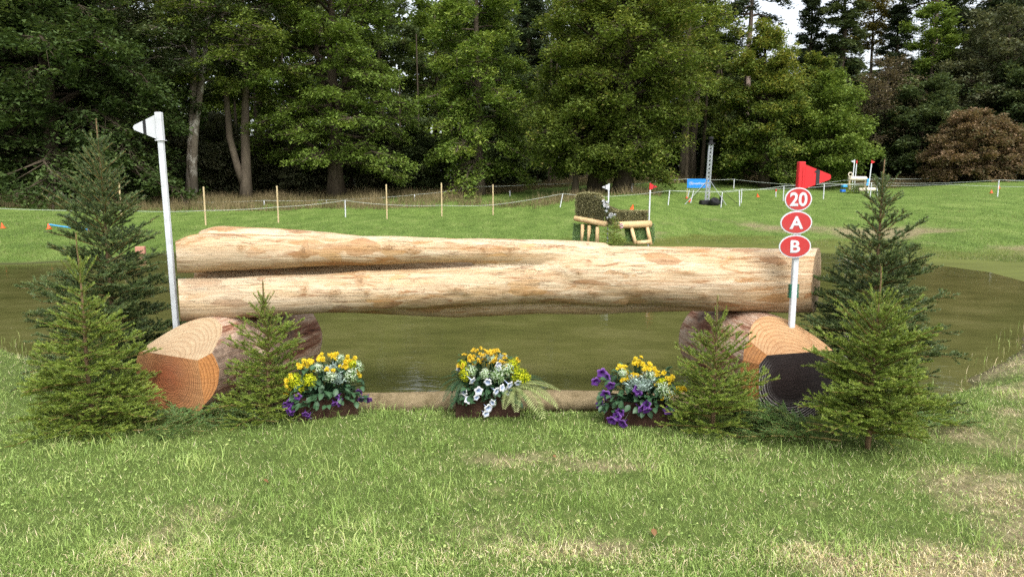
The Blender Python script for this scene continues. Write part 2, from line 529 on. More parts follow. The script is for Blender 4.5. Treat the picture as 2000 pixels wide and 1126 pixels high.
    ring = t.ramp(t.math('SINE', t.math('MULTIPLY', t.math('ADD', kn, t.math('MULTIPLY', flake, 0.8)), 13.0)), [(0.35, g3(0)), (0.95, g3(1))])
    fall = t.math('MULTIPLY', t.ramp(kn, [(0.2, g3(1)), (1.0, g3(0))]), front)
    col = t.mix(t.math('MULTIPLY', fall, 0.5), col, (0.30, 0.16, 0.06))
    col = t.mix(t.math('MULTIPLY', t.math('MULTIPLY', fall, ring), 0.55), col, (0.09, 0.045, 0.018))
    t.bump(t.math('ADD', t.math('ADD', streak, t.math('MULTIPLY', fine, 0.6)), t.math('SUBTRACT', t.math('MULTIPLY', flake, .7), t.math('ADD', t.math('MULTIPLY', crack, .8), t.math('MULTIPLY', chip, .25)))), 0.6, 0.014)
    return t.fin(col, 0.62, 0.25)

def rings_mat(name, c_dark, c_light, c_in, c_out, spacing=0.0155, radial=0.32, white=None, amt=0.8):
    """growth rings round the log's own axis (local X)"""
    t = NT(name)
    c = t.coord('Object')
    sep = t.node('ShaderNodeSeparateXYZ')
    t.l.new(c, sep.inputs[0])
    n = t.noise(c, 3.0, 4)
    yy, zz = t.math('ADD', sep.outputs[1], -0.02), t.math('ADD', sep.outputs[2], 0.03)
    d = t.math('SQRT', t.math('ADD', t.math('MULTIPLY', yy, yy), t.math('MULTIPLY', zz, zz)))
    d = t.math('ADD', d, t.math('MULTIPLY', t.math('SUBTRACT', n, 0.5), 0.03))
    un = t.node('ShaderNodeTexNoise', {'Scale': 9.0, 'Detail': 2.0, 'W': 0.0}, noise_dimensions='1D')
    t.l.new(d, un.inputs['W'])
    s = t.math('FRACT', t.math('ADD', t.math('DIVIDE', d, spacing), t.math('MULTIPLY', un.outputs['Fac'], 3.5)))
    ring = t.ramp(s, [(0.0, g3(0)), (0.6, g3(0.25)), (0.9, g3(1)), (1.0, g3(0))])
    rough = t.noise(t.coord('Object', (3, 40, 40)), 3, 5, 0.7)
    body = t.ramp(t.math('ADD', t.math('DIVIDE', d, radial), t.math('MULTIPLY', t.math('SUBTRACT', t.noise(c, 2.1, 4), .5), .7)), [(0.15, c_in), (0.95, c_out)])
    col = t.mix(t.math('MULTIPLY', ring, amt), body, c_dark)
    col = t.mix(t.ramp(rough, [(0.5, g3(0)), (0.8, g3(0.5))]), col, c_light)
    if white:
        f = t.math('MULTIPLY', t.ramp(t.math('SUBTRACT', s, t.math('MULTIPLY', t.noise(t.coord('Object', (1, 12, 12)), 2.5, 5, .7), .55)), [(0.30, g3(0)), (0.40, g3(1))]), t.ramp(d, [(0.13, g3(0)), (0.22, g3(1))]))
        low = t.ramp(t.math('SUBTRACT', t.math('MULTIPLY', sep.outputs[1], -1.0 * white[1]), t.math('MULTIPLY', sep.outputs[2], 1.0)), [(0.02, g3(0)), (0.2, g3(1))])
        col = t.mix(t.math('MULTIPLY', t.math('MULTIPLY', f, low), 0.75), col, white[0])
    # chainsaw marks and grime
    sawn = t.noise(t.coord('Object', (14, 5, 42)), 1.6, 3, .6, .3)
    col = t.mix(t.ramp(sawn, [(0.42, g3(0.22)), (0.55, g3(0))]), col, c_dark)
    grime = t.noise(t.coord('Object', (1, 1, 1), (3, 1, 7)), 2.6, 8, .7)
    col = t.mix(t.ramp(grime, [(0.46, g3(0)), (0.66, g3(0.34))]), col, (0.20, 0.125, 0.07) if not white else (0.03, 0.022, 0.02))
    # drying cracks
    ang = t.math('ARCTAN2', yy, zz)
    cr = t.math('ABSOLUTE', t.math('SUBTRACT', t.math('FRACT', t.math('ADD', t.math('MULTIPLY', ang, 1.1), t.math('MULTIPLY', n, 0.5))), 0.5))
    col = t.mix(t.math('MULTIPLY', t.ramp(cr, [(0.0, g3(1)), (0.012, g3(0))]), 0.7), col, c_dark)
    t.bump(t.math('ADD', t.math('ADD', t.math('MULTIPLY', ring, -.6), rough), sawn), 0.5, 0.008)
    return t.fin(col, 0.75, 0.2)

def support_bark():
    t = NT('half_peeled_bark')
    c = t.coord('Object')
    n = t.noise(t.coord('Object', (0.55, 4.2, 4.2)), 2.2, 10, 0.70, 0.7)
    fine = t.noise(t.coord('Object', (3, 22, 22)), 3, 6, 0.7)
    col = t.ramp(n, [(0.34, (0.055, 0.020, 0.012)), (0.43, (0.20, 0.082, 0.045)), (0.50, (0.40, 0.25, 0.165)), (0.57, (0.52, 0.40, 0.30)), (0.66, (0.28, 0.12, 0.065))])
    col = t.mix(t.ramp(fine, [(0.35, g3(0.7)), (0.5, g3(0))]), col, (0.14, 0.085, 0.06))
    sc = t.node('ShaderNodeTexVoronoi', {'Scale': 24.0})
    t.l.new(t.coord('Object', (.7, 1, 1)), sc.inputs[0])
    scale_m = t.ramp(t.noise(c, 1.7, 4), [(0.55, g3(0)), (0.62, g3(1))])
    col = t.mix(t.math('MULTIPLY', scale_m, 0.8), col, t.ramp(sc.outputs['Distance'], [(0.1, (0.05, 0.03, 0.02)), (0.6, (0.20, 0.14, 0.10))]))
    t.bump(t.math('ADD', n, fine), 0.6, 0.02)
    return t.fin(col, 0.75, 0.2)

M = {}
M['ground'] = ground_mat()
M['water'] = water_mat()
M['peeled'] = peeled_mat()
M['support'] = support_bark()
M['cut_red'] = rings_mat('cut_red', (0.10, 0.030, 0.011), (0.40, 0.22, 0.11), (0.30, 0.078, 0.026), (0.46, 0.235, 0.095))
M['cut_pale'] = rings_mat('cut_pale', (0.26, 0.15, 0.075), (0.48, 0.385, 0.26), (0.39, 0.28, 0.165), (0.41, 0.31, 0.19), 0.019, amt=.55)
M['cut_orange'] = rings_mat('cut_orange', (0.17, 0.060, 0.016), (0.46, 0.26, 0.12), (0.42, 0.185, 0.058), (0.38, 0.165, 0.050), 0.014)
M['cut_salmon'] = rings_mat('cut_salmon', (0.24, 0.10, 0.035), (0.50, 0.35, 0.20), (0.43, 0.24, 0.11), (0.45, 0.28, 0.14), 0.017, amt=.7)
M['cut_black'] = rings_mat('cut_black', (0.006, 0.005, 0.005), (0.022, 0.017, 0.016), (0.022, 0.012, 0.010), (0.020, 0.016, 0.015), 0.016, white=((0.46, 0.42, 0.39), -0.8))
M['edge'] = barkmat('edging_wood', (0.11, 0.085, 0.042), (0.30, 0.235, 0.14), 9, 1.0)
M['white'] = paint('white_plastic', (0.52, 0.54, 0.56), 0.45, 0.35, 0.25)
M['whitepole'] = paint('white_painted_pole', (0.56, 0.59, 0.61), 0.4, 0.4, 0.4, 9)
M['red'] = paint('red_plastic', (0.50, 0.012, 0.016), 0.45, 0.4, 0.06)
M['signred'] = paint('sign_red', (0.40, 0.026, 0.026), 0.45, 0.35, 0.22)
M['black'] = paint('black_tape', (0.014, 0.014, 0.016), 0.5, 0.4, 0.1)
M['greenpl'] = paint('green_plastic', (0.012, 0.12, 0.065), 0.4, 0.4, 0.1)
M['trough'] = barkmat('trough_wood', (0.026, 0.014, 0.010), (0.070, 0.038, 0.026), 9, 1.0)
M['soil'] = paint('soil', (0.03, 0.022, 0.015), 0.95, 0.1, 0.4, 20)
M['orange'] = paint('cone_orange', (0.80, 0.10, 0.02), 0.45, 0.4, 0.05)
M['rope'] = paint('rope', (0.46, 0.50, 0.45), 0.6, 0.2, 0.15)
M['stake'] = barkmat('stake_wood', (0.36, 0.27, 0.14), (0.62, 0.50, 0.31), 5, 0.3)
M['rail'] = barkmat('peeled_rail', (0.46, 0.30, 0.14), (0.66, 0.49, 0.27), 4, 0.6)
M['alu'] = NT('aluminium').fin((0.42, 0.44, 0.46), 0.4, 0.5, Metallic=0.5)
M['blue'] = paint('banner_blue', (0.012, 0.20, 0.60), 0.5, 0.3, 0.04)
M['bluebox'] = paint('blue_paint', (0.02, 0.16, 0.62), 0.5, 0.3, 0.1)
M['lightblue'] = paint('light_blue_paint', (0.06, 0.36, 0.72), 0.5, 0.3, 0.1)
M['dark'] = paint('dark_fabric', (0.015, 0.015, 0.017), 0.8, 0.2, 0.1)
M['paledlog'] = barkmat('pale_log', (0.55, 0.47, 0.36), (0.78, 0.70, 0.56), 4, 0.6)
M['brickm'] = paint('pink_brick', (0.42, 0.20, 0.14), 0.8, 0.2, 0.2)
M['sprucewood'] = barkmat('spruce_bark', (0.10, 0.065, 0.035), (0.25, 0.17, 0.09), 40, 0.4)
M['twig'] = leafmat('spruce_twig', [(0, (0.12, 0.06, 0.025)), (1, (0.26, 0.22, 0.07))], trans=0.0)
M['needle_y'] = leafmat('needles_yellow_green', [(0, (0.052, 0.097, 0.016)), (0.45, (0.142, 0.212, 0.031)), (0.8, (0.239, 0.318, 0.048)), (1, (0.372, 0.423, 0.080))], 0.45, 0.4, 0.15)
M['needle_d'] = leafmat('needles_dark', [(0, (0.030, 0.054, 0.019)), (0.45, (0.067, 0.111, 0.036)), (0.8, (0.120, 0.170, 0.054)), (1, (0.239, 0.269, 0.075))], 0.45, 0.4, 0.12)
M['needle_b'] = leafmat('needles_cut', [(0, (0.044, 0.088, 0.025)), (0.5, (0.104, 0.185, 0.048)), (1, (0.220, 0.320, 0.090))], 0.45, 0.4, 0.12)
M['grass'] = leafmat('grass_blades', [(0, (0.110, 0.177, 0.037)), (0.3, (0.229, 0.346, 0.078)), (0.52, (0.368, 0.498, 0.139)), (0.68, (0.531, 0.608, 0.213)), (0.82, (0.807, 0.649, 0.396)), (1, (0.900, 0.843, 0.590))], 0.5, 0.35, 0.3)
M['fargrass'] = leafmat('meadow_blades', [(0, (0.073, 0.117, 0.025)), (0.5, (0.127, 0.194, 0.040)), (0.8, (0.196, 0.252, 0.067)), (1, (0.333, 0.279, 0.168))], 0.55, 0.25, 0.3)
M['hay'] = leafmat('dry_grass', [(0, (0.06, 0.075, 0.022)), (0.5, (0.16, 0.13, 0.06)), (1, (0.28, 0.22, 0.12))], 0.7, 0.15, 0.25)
M['sycamore'] = leafmat('shade_tinted_sycamore_leaves', [(0, (0.036, 0.059, 0.018)), (0.5, (0.070, 0.112, 0.031)), (1, (0.131, 0.177, 0.051))])  # leaf colours darkened to stand in for the shade on the crown
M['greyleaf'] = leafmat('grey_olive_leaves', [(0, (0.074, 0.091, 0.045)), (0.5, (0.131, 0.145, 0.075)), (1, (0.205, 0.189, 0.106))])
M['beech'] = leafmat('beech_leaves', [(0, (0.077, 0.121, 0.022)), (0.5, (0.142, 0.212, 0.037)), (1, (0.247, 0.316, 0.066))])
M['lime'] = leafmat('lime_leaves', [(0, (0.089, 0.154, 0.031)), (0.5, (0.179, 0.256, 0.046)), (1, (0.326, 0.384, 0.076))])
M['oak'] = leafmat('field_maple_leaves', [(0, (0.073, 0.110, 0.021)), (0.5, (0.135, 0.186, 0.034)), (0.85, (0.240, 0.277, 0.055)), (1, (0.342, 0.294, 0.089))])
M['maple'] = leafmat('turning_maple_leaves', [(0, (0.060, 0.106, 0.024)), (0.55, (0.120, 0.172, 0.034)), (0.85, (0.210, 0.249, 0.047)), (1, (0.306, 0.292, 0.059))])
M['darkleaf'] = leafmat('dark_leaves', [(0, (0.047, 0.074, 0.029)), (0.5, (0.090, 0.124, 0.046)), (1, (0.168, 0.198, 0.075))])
M['redleaf'] = leafmat('russet_leaves', [(0, (0.103, 0.110, 0.050)), (0.45, (0.196, 0.137, 0.073)), (1, (0.291, 0.193, 0.114))])
M['bareleaf'] = leafmat('brown_twig_leaves', [(0, (0.094, 0.078, 0.047)), (1, (0.218, 0.180, 0.102))])
M['conifer'] = leafmat('conifer_foliage', [(0, (0.030, 0.047, 0.025)), (0.5, (0.054, 0.079, 0.037)), (1, (0.101, 0.124, 0.056))])
M['yellowleaf'] = leafmat('yellow_leaves', [(0, (0.12, 0.12, 0.03)), (1, (0.30, 0.25, 0.06))])
M['bark'] = barkmat('grey_bark', (0.060, 0.048, 0.034), (0.150, 0.122, 0.088), 3.5)
M['barkdark'] = barkmat('dark_bark', (0.035, 0.027, 0.018), (0.095, 0.076, 0.052), 4)
M['barkpale'] = barkmat('pale_patched_bark', (0.085, 0.07, 0.05), (0.17, 0.145, 0.11), 4, 0.3, (0.34, 0.32, 0.27))
M['pinebark'] = barkmat('pine_bark', (0.14, 0.105, 0.085), (0.27, 0.205, 0.165), 3)
M['mum'] = leafmat('yellow_petals', [(0, (0.52, 0.32, 0.010)), (0.5, (0.68, 0.50, 0.020)), (1, (0.74, 0.62, 0.06))], 0.6, 0.2, 0.2)
M['mumg'] = leafmat('orange_yellow_petals', [(0, (0.48, 0.29, 0.012)), (0.5, (0.63, 0.43, 0.03)), (1, (0.72, 0.56, 0.08))], 0.6, 0.2, 0.2)
M['lemon'] = leafmat('lime_yellow_florets', [(0, (0.28, 0.36, 0.01)), (1, (0.68, 0.66, 0.02))], 0.6, 0.2, 0.2)
M['purple'] = leafmat('purple_petals', [(0, (0.07, 0.014, 0.15)), (0.5, (0.13, 0.042, 0.26)), (1, (0.25, 0.12, 0.36))], 0.55, 0.2, 0.25)
M['whitepet'] = leafmat('white_petals', [(0, (0.42, 0.52, 0.78)), (0.45, (0.58, 0.60, 0.64)), (1, (0.66, 0.65, 0.63))], 0.55, 0.2, 0.2)
M['whitefl'] = leafmat('white_florets', [(0, (0.22, 0.36, 0.12)), (0.4, (0.5, 0.6, 0.40)), (1, (0.80, 0.84, 0.76))], 0.6, 0.2, 0.2)
M['silver'] = leafmat('silver_leaves', [(0, (0.16, 0.24, 0.20)), (1, (0.42, 0.52, 0.47))], 0.7, 0.2, 0.1)
M['darkgreen'] = leafmat('dark_green_leaves', [(0, (0.020, 0.050, 0.023)), (0.5, (0.036, 0.085, 0.038)), (1, (0.075, 0.150, 0.063))], 0.45, 0.35, 0.12)
M['fernpale'] = leafmat('pale_fern', [(0, (0.13, 0.17, 0.045)), (1, (0.33, 0.37, 0.15))], 0.5, 0.3, 0.2)
M['ferndark'] = leafmat('dark_fern', [(0, (0.015, 0.04, 0.018)), (1, (0.05, 0.10, 0.04))], 0.5, 0.3, 0.15)
M['leafbrown'] = leafmat('fallen_leaf', [(0, (0.12, 0.05, 0.02)), (1, (0.24, 0.13, 0.055))], 0.6, 0.2, 0.1)
M['brush'] = leafmat('brush_twigs', [(0, (0.087, 0.080, 0.044)), (0.5, (0.234, 0.227, 0.104)), (1, (0.543, 0.491, 0.272))], 0.75, 0.15, 0.1)
M['speck'] = leafmat('floating_specks', [(0, (0.16, 0.14, 0.07)), (1, (0.50, 0.47, 0.36))], 0.7, 0.2, 0.0)

# ------------------------------------------------------------------ the setting: ground, pond
def axis_lines(segs):
    out = []
    for a, b, d in segs:
        n = max(1, int(round((b - a) / d)))
        out += list(np.linspace(a, b, n, endpoint=False))
    return np.array(out + [segs[-1][1]])

xs = axis_lines([(-900, -200, 70), (-200, -60, 10), (-60, -20, 1.0), (-20, -7, 0.25), (-7, 7, 0.11), (7, 20, 0.25), (20, 60, 1.0), (60, 200, 10), (200, 900, 70)])
ys = axis_lines([(-60, -4, 8), (-4, 1.4, .6), (1.4, 9, 0.10), (9, 26, 0.2), (26, 62, .6), (62, 140, 6), (140, 900, 80)])
gx, gy = np.meshgrid(xs, ys)
gz = H(gx, gy)
gv = np.stack([gx, gy, gz], -1).reshape(-1, 3)
ny, nx = gx.shape
ii = (np.arange(ny - 1)[:, None] * nx + np.arange(nx - 1)[None]).ravel()
g = Geo()
g.add(gv, q=np.stack([ii, ii + 1, ii + nx + 1, ii + nx], -1))
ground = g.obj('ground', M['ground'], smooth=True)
tag(ground, kind='structure')
fx, fy = gx.ravel(), gy.ravel()

def forest_edge(x, y):
    """metres inside the wood (positive under the trees)"""
    u = x / np.maximum(y, 1)
    e = np.interp(u, [-.75, -.5, -.1, .05, .25, .4, .75], [36, 41, 46, 52, 53, 50, 49])
    return y - e

def put_attr(me, name, vals):
    a = me.attributes.new(name, 'FLOAT', 'POINT')
    a.data.foreach_set('value', np.asarray(vals, np.float32))

put_attr(ground.data, 'dry', dryness(fx, fy))
put_attr(ground.data, 'farness', np.clip((fy - 9) / 5, 0, 1))
put_attr(ground.data, 'forest', np.clip(forest_edge(fx, fy) / 3 + 0.3, 0, 1) * (fy > 20))
gh = H(fx, fy)
refl_band = np.clip((WATER_Z + .10 + .10 * (fbm(fx, fy, .8, 12, 3) - .5) - gh) / .05, 0, 1) * (fy > 10.5) * (fx > 1.5) * np.clip((pond_sd(fx, fy) + .1) / .1, 0, 1)  # low flat ground that carries the painted reflection of the bank
put_attr(ground.data, 'bank_reflection', refl_band)
put_attr(ground.data, 'wet', np.clip((WATER_Z + 0.03 - H(fx, fy)) / 0.03, 0, 1))

cen = POND.mean(0)
wp = []
n = len(POND)
for i in range(n):
    a, b, c = POND[i - 1], POND[i], POND[(i + 1) % n]
    d1 = (b - a) / np.linalg.norm(b - a); d2 = (c - b) / np.linalg.norm(c - b)
    nn = np.array([d1[1] + d2[1], -d1[0] - d2[0]]); nn /= np.linalg.norm(nn) + 1e-9
    wp.append(b + nn * (0.30 if b[1] < 12 else 1.3))
water = Geo().add([(p[0], p[1], WATER_Z) for p in wp], poly=[list(range(n))]).obj('water', M['water'])
tag(water, kind='structure')

# ------------------------------------------------------------------ grass
def blades(P, L, W, lean, seed, tint, two=True):
    """P (n,3) roots; each blade is a bent strip"""
    r = rng(seed)
    n = len(P)
    a = r.random(n) * 2 * math.pi
    L = np.broadcast_to(L, (n,)) * (0.6 + 0.8 * r.random(n))
    W = np.broadcast_to(W, (n,)) * (0.7 + 0.6 * r.random(n))
    d = np.stack([np.cos(a), np.sin(a), np.zeros(n)], 1)
    b2 = r.random(n) * 2 * math.pi
    s = np.stack([np.cos(b2), np.sin(b2), np.zeros(n)], 1)
    ln = np.broadcast_to(lean, (n,)) * (0.3 + 1.2 * r.random(n))
    up = np.array([0, 0, 1.0])
    tip = P + d * (L * np.sin(ln))[:, None] + up * (L * np.cos(ln) * 0.95)[:, None]
    g = Geo()
    if two:
        mid = P + d * (L * 0.55 * np.sin(ln * 0.45))[:, None] + up * (L * 0.55 * np.cos(ln * 0.45))[:, None]
        V = np.stack([P - s * W[:, None] / 2, P + s * W[:, None] / 2, mid + s * W[:, None] * .4, mid - s * W[:, None] * .4, tip], 1).reshape(-1, 3)
        i = np.arange(n) * 5
        g.add(V, q=np.stack([i, i + 1, i + 2, i + 3], 1), t=np.stack([i + 3, i + 2, i + 4], 1), tint=np.repeat(tint, 5))
    else:
        V = np.stack([P - s * W[:, None] / 2, P + s * W[:, None] / 2, tip], 1).reshape(-1, 3)
        i = np.arange(n) * 3
        g.add(V, t=np.stack([i, i + 1, i + 2], 1), tint=np.repeat(tint, 3))
    return g

LOGFEET = [((-2.36, 4.72), (-1.92, 5.95), .30), ((1.98, 4.72), (1.72, 5.95), .30)]

def off_feet(x, y):
    ok = np.ones(len(x), bool)
    for (ax, ay), (bx, by), rr in LOGFEET:
        ex, ey = bx - ax, by - ay
        t = np.clip(((x - ax) * ex + (y - ay) * ey) / (ex * ex + ey * ey), 0, 1)
        ok &= np.hypot(x - ax - t * ex, y - ay - t * ey) > rr * .8
    ok &= ~((np.abs(y - 5.02) < 0.075) & (np.abs(x) < 1.75))
    return ok

def lawn():
    r = rng(11)
    X, Y = [], []
    for y0, y1, dens, m in ((1.9, 2.9, 14500, 1.0), (2.9, 3.8, 12500, 1.0), (3.8, 5.3, 9500, 1.1), (5.3, 7.2, 2800, 1.0), (7.2, 9.6, 1300, 1.0)):
        w = 0.73 * y1 + m
        k = int(2 * w * (y1 - y0) * dens)
        X.append(r.uniform(-w, w, k)); Y.append(r.uniform(y0, y1, k))
    x, y = np.concatenate(X), np.concatenate(Y)
    dry = dryness(x, y)
    clump = fbm(x, y, 0.16, 77, 3)
    big = fbm(x, y, 0.55, 99, 3)
    keep = (pond_sd(x, y) > 0.03) & off_feet(x, y) & (r.random(len(x)) < (1 - 0.30 * dry) * (0.40 + 1.1 * clump))
    x, y, dry, clump, big = x[keep], y[keep], dry[keep], clump[keep], big[keep]
    n = len(x)
    P = np.stack([x, y, H(x, y) - 0.004], 1)
    tall = np.clip((big - 0.52) * 5, 0, 1) * np.clip((clump - .4) * 4, 0, 1)
    L = 0.022 + 0.020 * r.random(n) + 0.036 * tall - 0.006 * dry
    tint = 0.18 + 0.42 * r.random(n) + 0.22 * (big - 0.5) + 0.10 * (clump - 0.5)
    straw = r.random(n) < (0.09 + 0.75 * dry)
    tint = np.where(straw, 0.72 + 0.24 * r.random(n), np.clip(tint, 0.02, 0.70))
    lean = 0.95 + 0.35 * straw + 0 * x
    h_ = n // 4
    ga, gb = blades(P[:h_], L[:h_] * 1.1, 0.0031, lean[:h_], 12, tint[:h_]), blades(P[h_:], L[h_:] * .9, 0.0034, lean[h_:], 14, tint[h_:], two=False)
    for gg in (gb,):
        off = ga.n
        ga.v += gg.v; ga.a += gg.a; ga.t += [t_ + off for t_ in gg.t]; ga.n += gg.n
    o = ga.obj('lawn_grass', M['grass'])
    tag(o, 'short patchy lawn grass in front of the log jump', 'grass', kind='stuff')
    # a few longer tufts
    c = []
    for k in range(260):
        cx, cy = r.uniform(-4.2, 4.2), r.uniform(2.0, 5.2)
        if float(dryness(np.array([cx]), np.array([cy]))[0]) > .5 and r.random() < .6:
            continue
        m = r.integers(14, 50)
        rad = r.uniform(0.03, 0.10)
        c.append(np.stack([cx + r.normal(0, rad, m), cy + r.normal(0, rad, m), r.uniform(.2, .62) + r.normal(0, .08, m)], 1))
    c = np.concatenate(c)
    ok = (pond_sd(c[:, 0], c[:, 1]) > .04) & off_feet(c[:, 0], c[:, 1])
    c = c[ok]
    P = np.stack([c[:, 0], c[:, 1], H(c[:, 0], c[:, 1]) - .004], 1)
    o = blades(P, 0.085, 0.0042, 0.85, 13, np.clip(c[:, 2], .05, .7)).obj('grass_tufts', M['grass'])
    tag(o, 'longer green grass tufts scattered over the lawn', 'grass', kind='stuff')
    # clover and flat weeds
    m = 5200
    x, y = r.uniform(-4.5, 4.5, m), r.uniform(1.9, 5.2, m)
    ok = (fbm(x, y, 0.4, 140, 3) > 0.53) & (pond_sd(x, y) > .05) & off_feet(x, y)
    x, y = x[ok], y[ok]
    g = Geo()
    k = len(x)
    z = H(x, y) + r.uniform(0.008, 0.03, k)
    s = r.uniform(0.004, 0.009, k)
    a = r.random(k) * 6.28
    base_ = np.stack([x, y, z], 1)
    V = np.stack([base_ + np.stack([np.cos(a + i * 1.257) * s, np.sin(a + i * 1.257) * s, r.normal(0, .002, k)], 1) for i in range(5)], 1)
    i = np.arange(k) * 5
    g.add(V.reshape(-1, 3), q=np.stack([i, i + 1, i + 2, i + 3], 1), t=np.stack([i, i + 3, i + 4], 1), tint=np.repeat(r.uniform(.3, .66, k), 5))
    tag(g.obj('clover_leaves', M['grass']), 'small round clover leaves low in the lawn', 'clover', kind='stuff')

lawn()

def meadow():
    r = rng(21)
    k = 330000
    u = r.uniform(-.80, .80, k)
    y = 1 / np.sqrt(r.uniform(1 / 50.0 ** 2, 1 / 12.0 ** 2, k))
    x = u * y
    sd = pond_sd(x, y)
    dry = dryness(x, y)
    fe = forest_edge(x, y)
    cl = fbm(x, y, 1.1, 55, 4)
    keep = (sd > 0.15) & (fe < 0.5) & (r.random(k) > dry * .8) & (H(x, y) > WATER_Z + .02)
    x, y, dry, cl, sd = x[keep], y[keep], dry[keep], cl[keep], sd[keep]
    n = len(x)
    P = np.stack([x, y, H(x, y) - .01], 1)
    L = (0.035 + 0.055 * r.random(n)) * (0.7 + 0.8 * cl)
    tint = np.clip(0.15 + 0.5 * r.random(n) + 1.5 * (cl - .5) + 0.25 * dry, 0, .85)
    tint = np.where(r.random(n) < .04 + .5 * dry, .85 + .15 * r.random(n), tint)
    o = blades(P, L, 0.0004 * y + 0.003, 0.7, 22, tint, two=False).obj('meadow_grass', M['fargrass'])
    tag(o, 'bright green mown meadow grass on the far bank', 'grass', kind='stuff')
    # uncut dry grass in front of the wood
    k = 260000
    u = r.uniform(-.80, .80, k)
    y = r.uniform(30, 58, k)
    x = u * y
    px = u * 1395 + 1000
    fe = forest_edge(x, y)
    edge = np.interp(px, [-100, 240, 420, 1010, 1040, 1290, 1330, 2100], [32.5, 33.5, 35.5, 38.5, 36.5, 38.0, 60, 60])
    nz = (fbm(x, y, 3, 15, 3) - .5) * 3
    zoneA = (y > edge + nz) & (px < 1300) & ~((px > 940) & (y > 40 + nz) & (fe < -2))
    zoneC = (fe > -2.5 + nz)
    keep = (zoneA | zoneC) & (fe < 5) & (r.random(k) < np.where(zoneC, 1, .65)) & (fbm(x, y, .9, 44, 3) > .40)
    x, y = x[keep], y[keep]
    n = len(x)
    P = np.stack([x, y, H(x, y) - .02], 1)
    cl = fbm(x, y, 1.6, 91, 3)
    tint = np.clip(.35 + .5 * r.random(n) + 1.0 * (cl - .5), 0, 1)
    o = blades(P, 0.22 + 0.5 * cl, 0.022, 0.4, 23, tint, two=False).obj('uncut_grass', M['hay'])
    tag(o, 'tall straw coloured uncut grass along the edge of the wood', 'grass', kind='stuff')
    # sedge and weeds at the water's edge on the near sides
    k = 9000
    x, y = r.uniform(-9, 9, k), r.uniform(5.4, 11, k)
    sd = pond_sd(x, y)
    keep = (np.abs(sd - .05) < .35) & (r.random(k) < np.exp(-(sd / .25) ** 2) * .8)
    x, y = x[keep], y[keep]
    P = np.stack([x, y, np.maximum(H(x, y), WATER_Z) - .01], 1)
    o = blades(P, 0.09, 0.004, 0.5, 24, r.uniform(.2, .95, len(x))).obj('waterside_grass', M['grass'])
    tag(o, 'thin sedge growing at the water line', 'sedge', kind='stuff')
    # specks floating on the pond
    k = 1500
    x, y = r.uniform(-7, 8, k), 5.1 + 8 * r.random(k) ** 2
    sd = pond_sd(x, y)
    keep = (sd < -.05) & (r.random(k) < np.where(x > 2.5, 1.0, .35) * np.exp(sd / 1.6))
    x, y = x[keep], y[keep]
    k = len(x)
    s = r.uniform(.003, .010, k)
    a = r.random(k) * 6.28
    V = np.stack([np.stack([x + np.cos(a + i * 1.571) * s * (1 if i % 2 else .5), y + np.sin(a + i * 1.571) * s * (1 if i % 2 else .5), np.full(k, WATER_Z + .003)], 1) for i in range(4)], 1)
    i = np.arange(k) * 4
    o = Geo().add(V.reshape(-1, 3), q=np.stack([i, i + 1, i + 2, i + 3], 1), tint=np.repeat(r.random(k), 4)).obj('floating_seeds', M['speck'])
    tag(o, 'pale seeds and leaf bits floating on the pond', 'floating debris', kind='stuff')

meadow()

# ------------------------------------------------------------------ trees
def unit(a):
    return a / (np.linalg.norm(a, axis=-1, keepdims=True) + 1e-12)

def segments(g, A, B, ra, rb, n=4, tint=0.5):
    """many straight tapered twigs at once"""
    A, B = np.asarray(A, float), np.asarray(B, float)
    k = len(A)
    if not k:
        return g
    T = unit(B - A)
    ref = np.where(np.abs(T[:, 2:3]) < 0.9, np.array([[0, 0, 1.0]]), np.array([[1.0, 0, 0]]))
    u = unit(np.cross(T, ref))
    w = np.cross(T, u)
    a = np.arange(n) * 2 * math.pi / n
    ring = np.cos(a)[None, :, None] * u[:, None] + np.sin(a)[None, :, None] * w[:, None]
    ra = np.broadcast_to(ra, (k,)); rb = np.broadcast_to(rb, (k,))
    V = np.concatenate([A[:, None] + ring * ra[:, None, None], B[:, None] + ring * rb[:, None, None]], 1)
    i = (np.arange(k) * 2 * n)[:, None]
    j = np.arange(n)[None]
    j2 = (j + 1) % n
    q = np.stack([i + j, i + j2, i + n + j2, i + n + j], -1).reshape(-1, 4)
    return g.add(V.reshape(-1, 3), q=q, tint=np.repeat(np.broadcast_to(tint, (k,)), 2 * n))

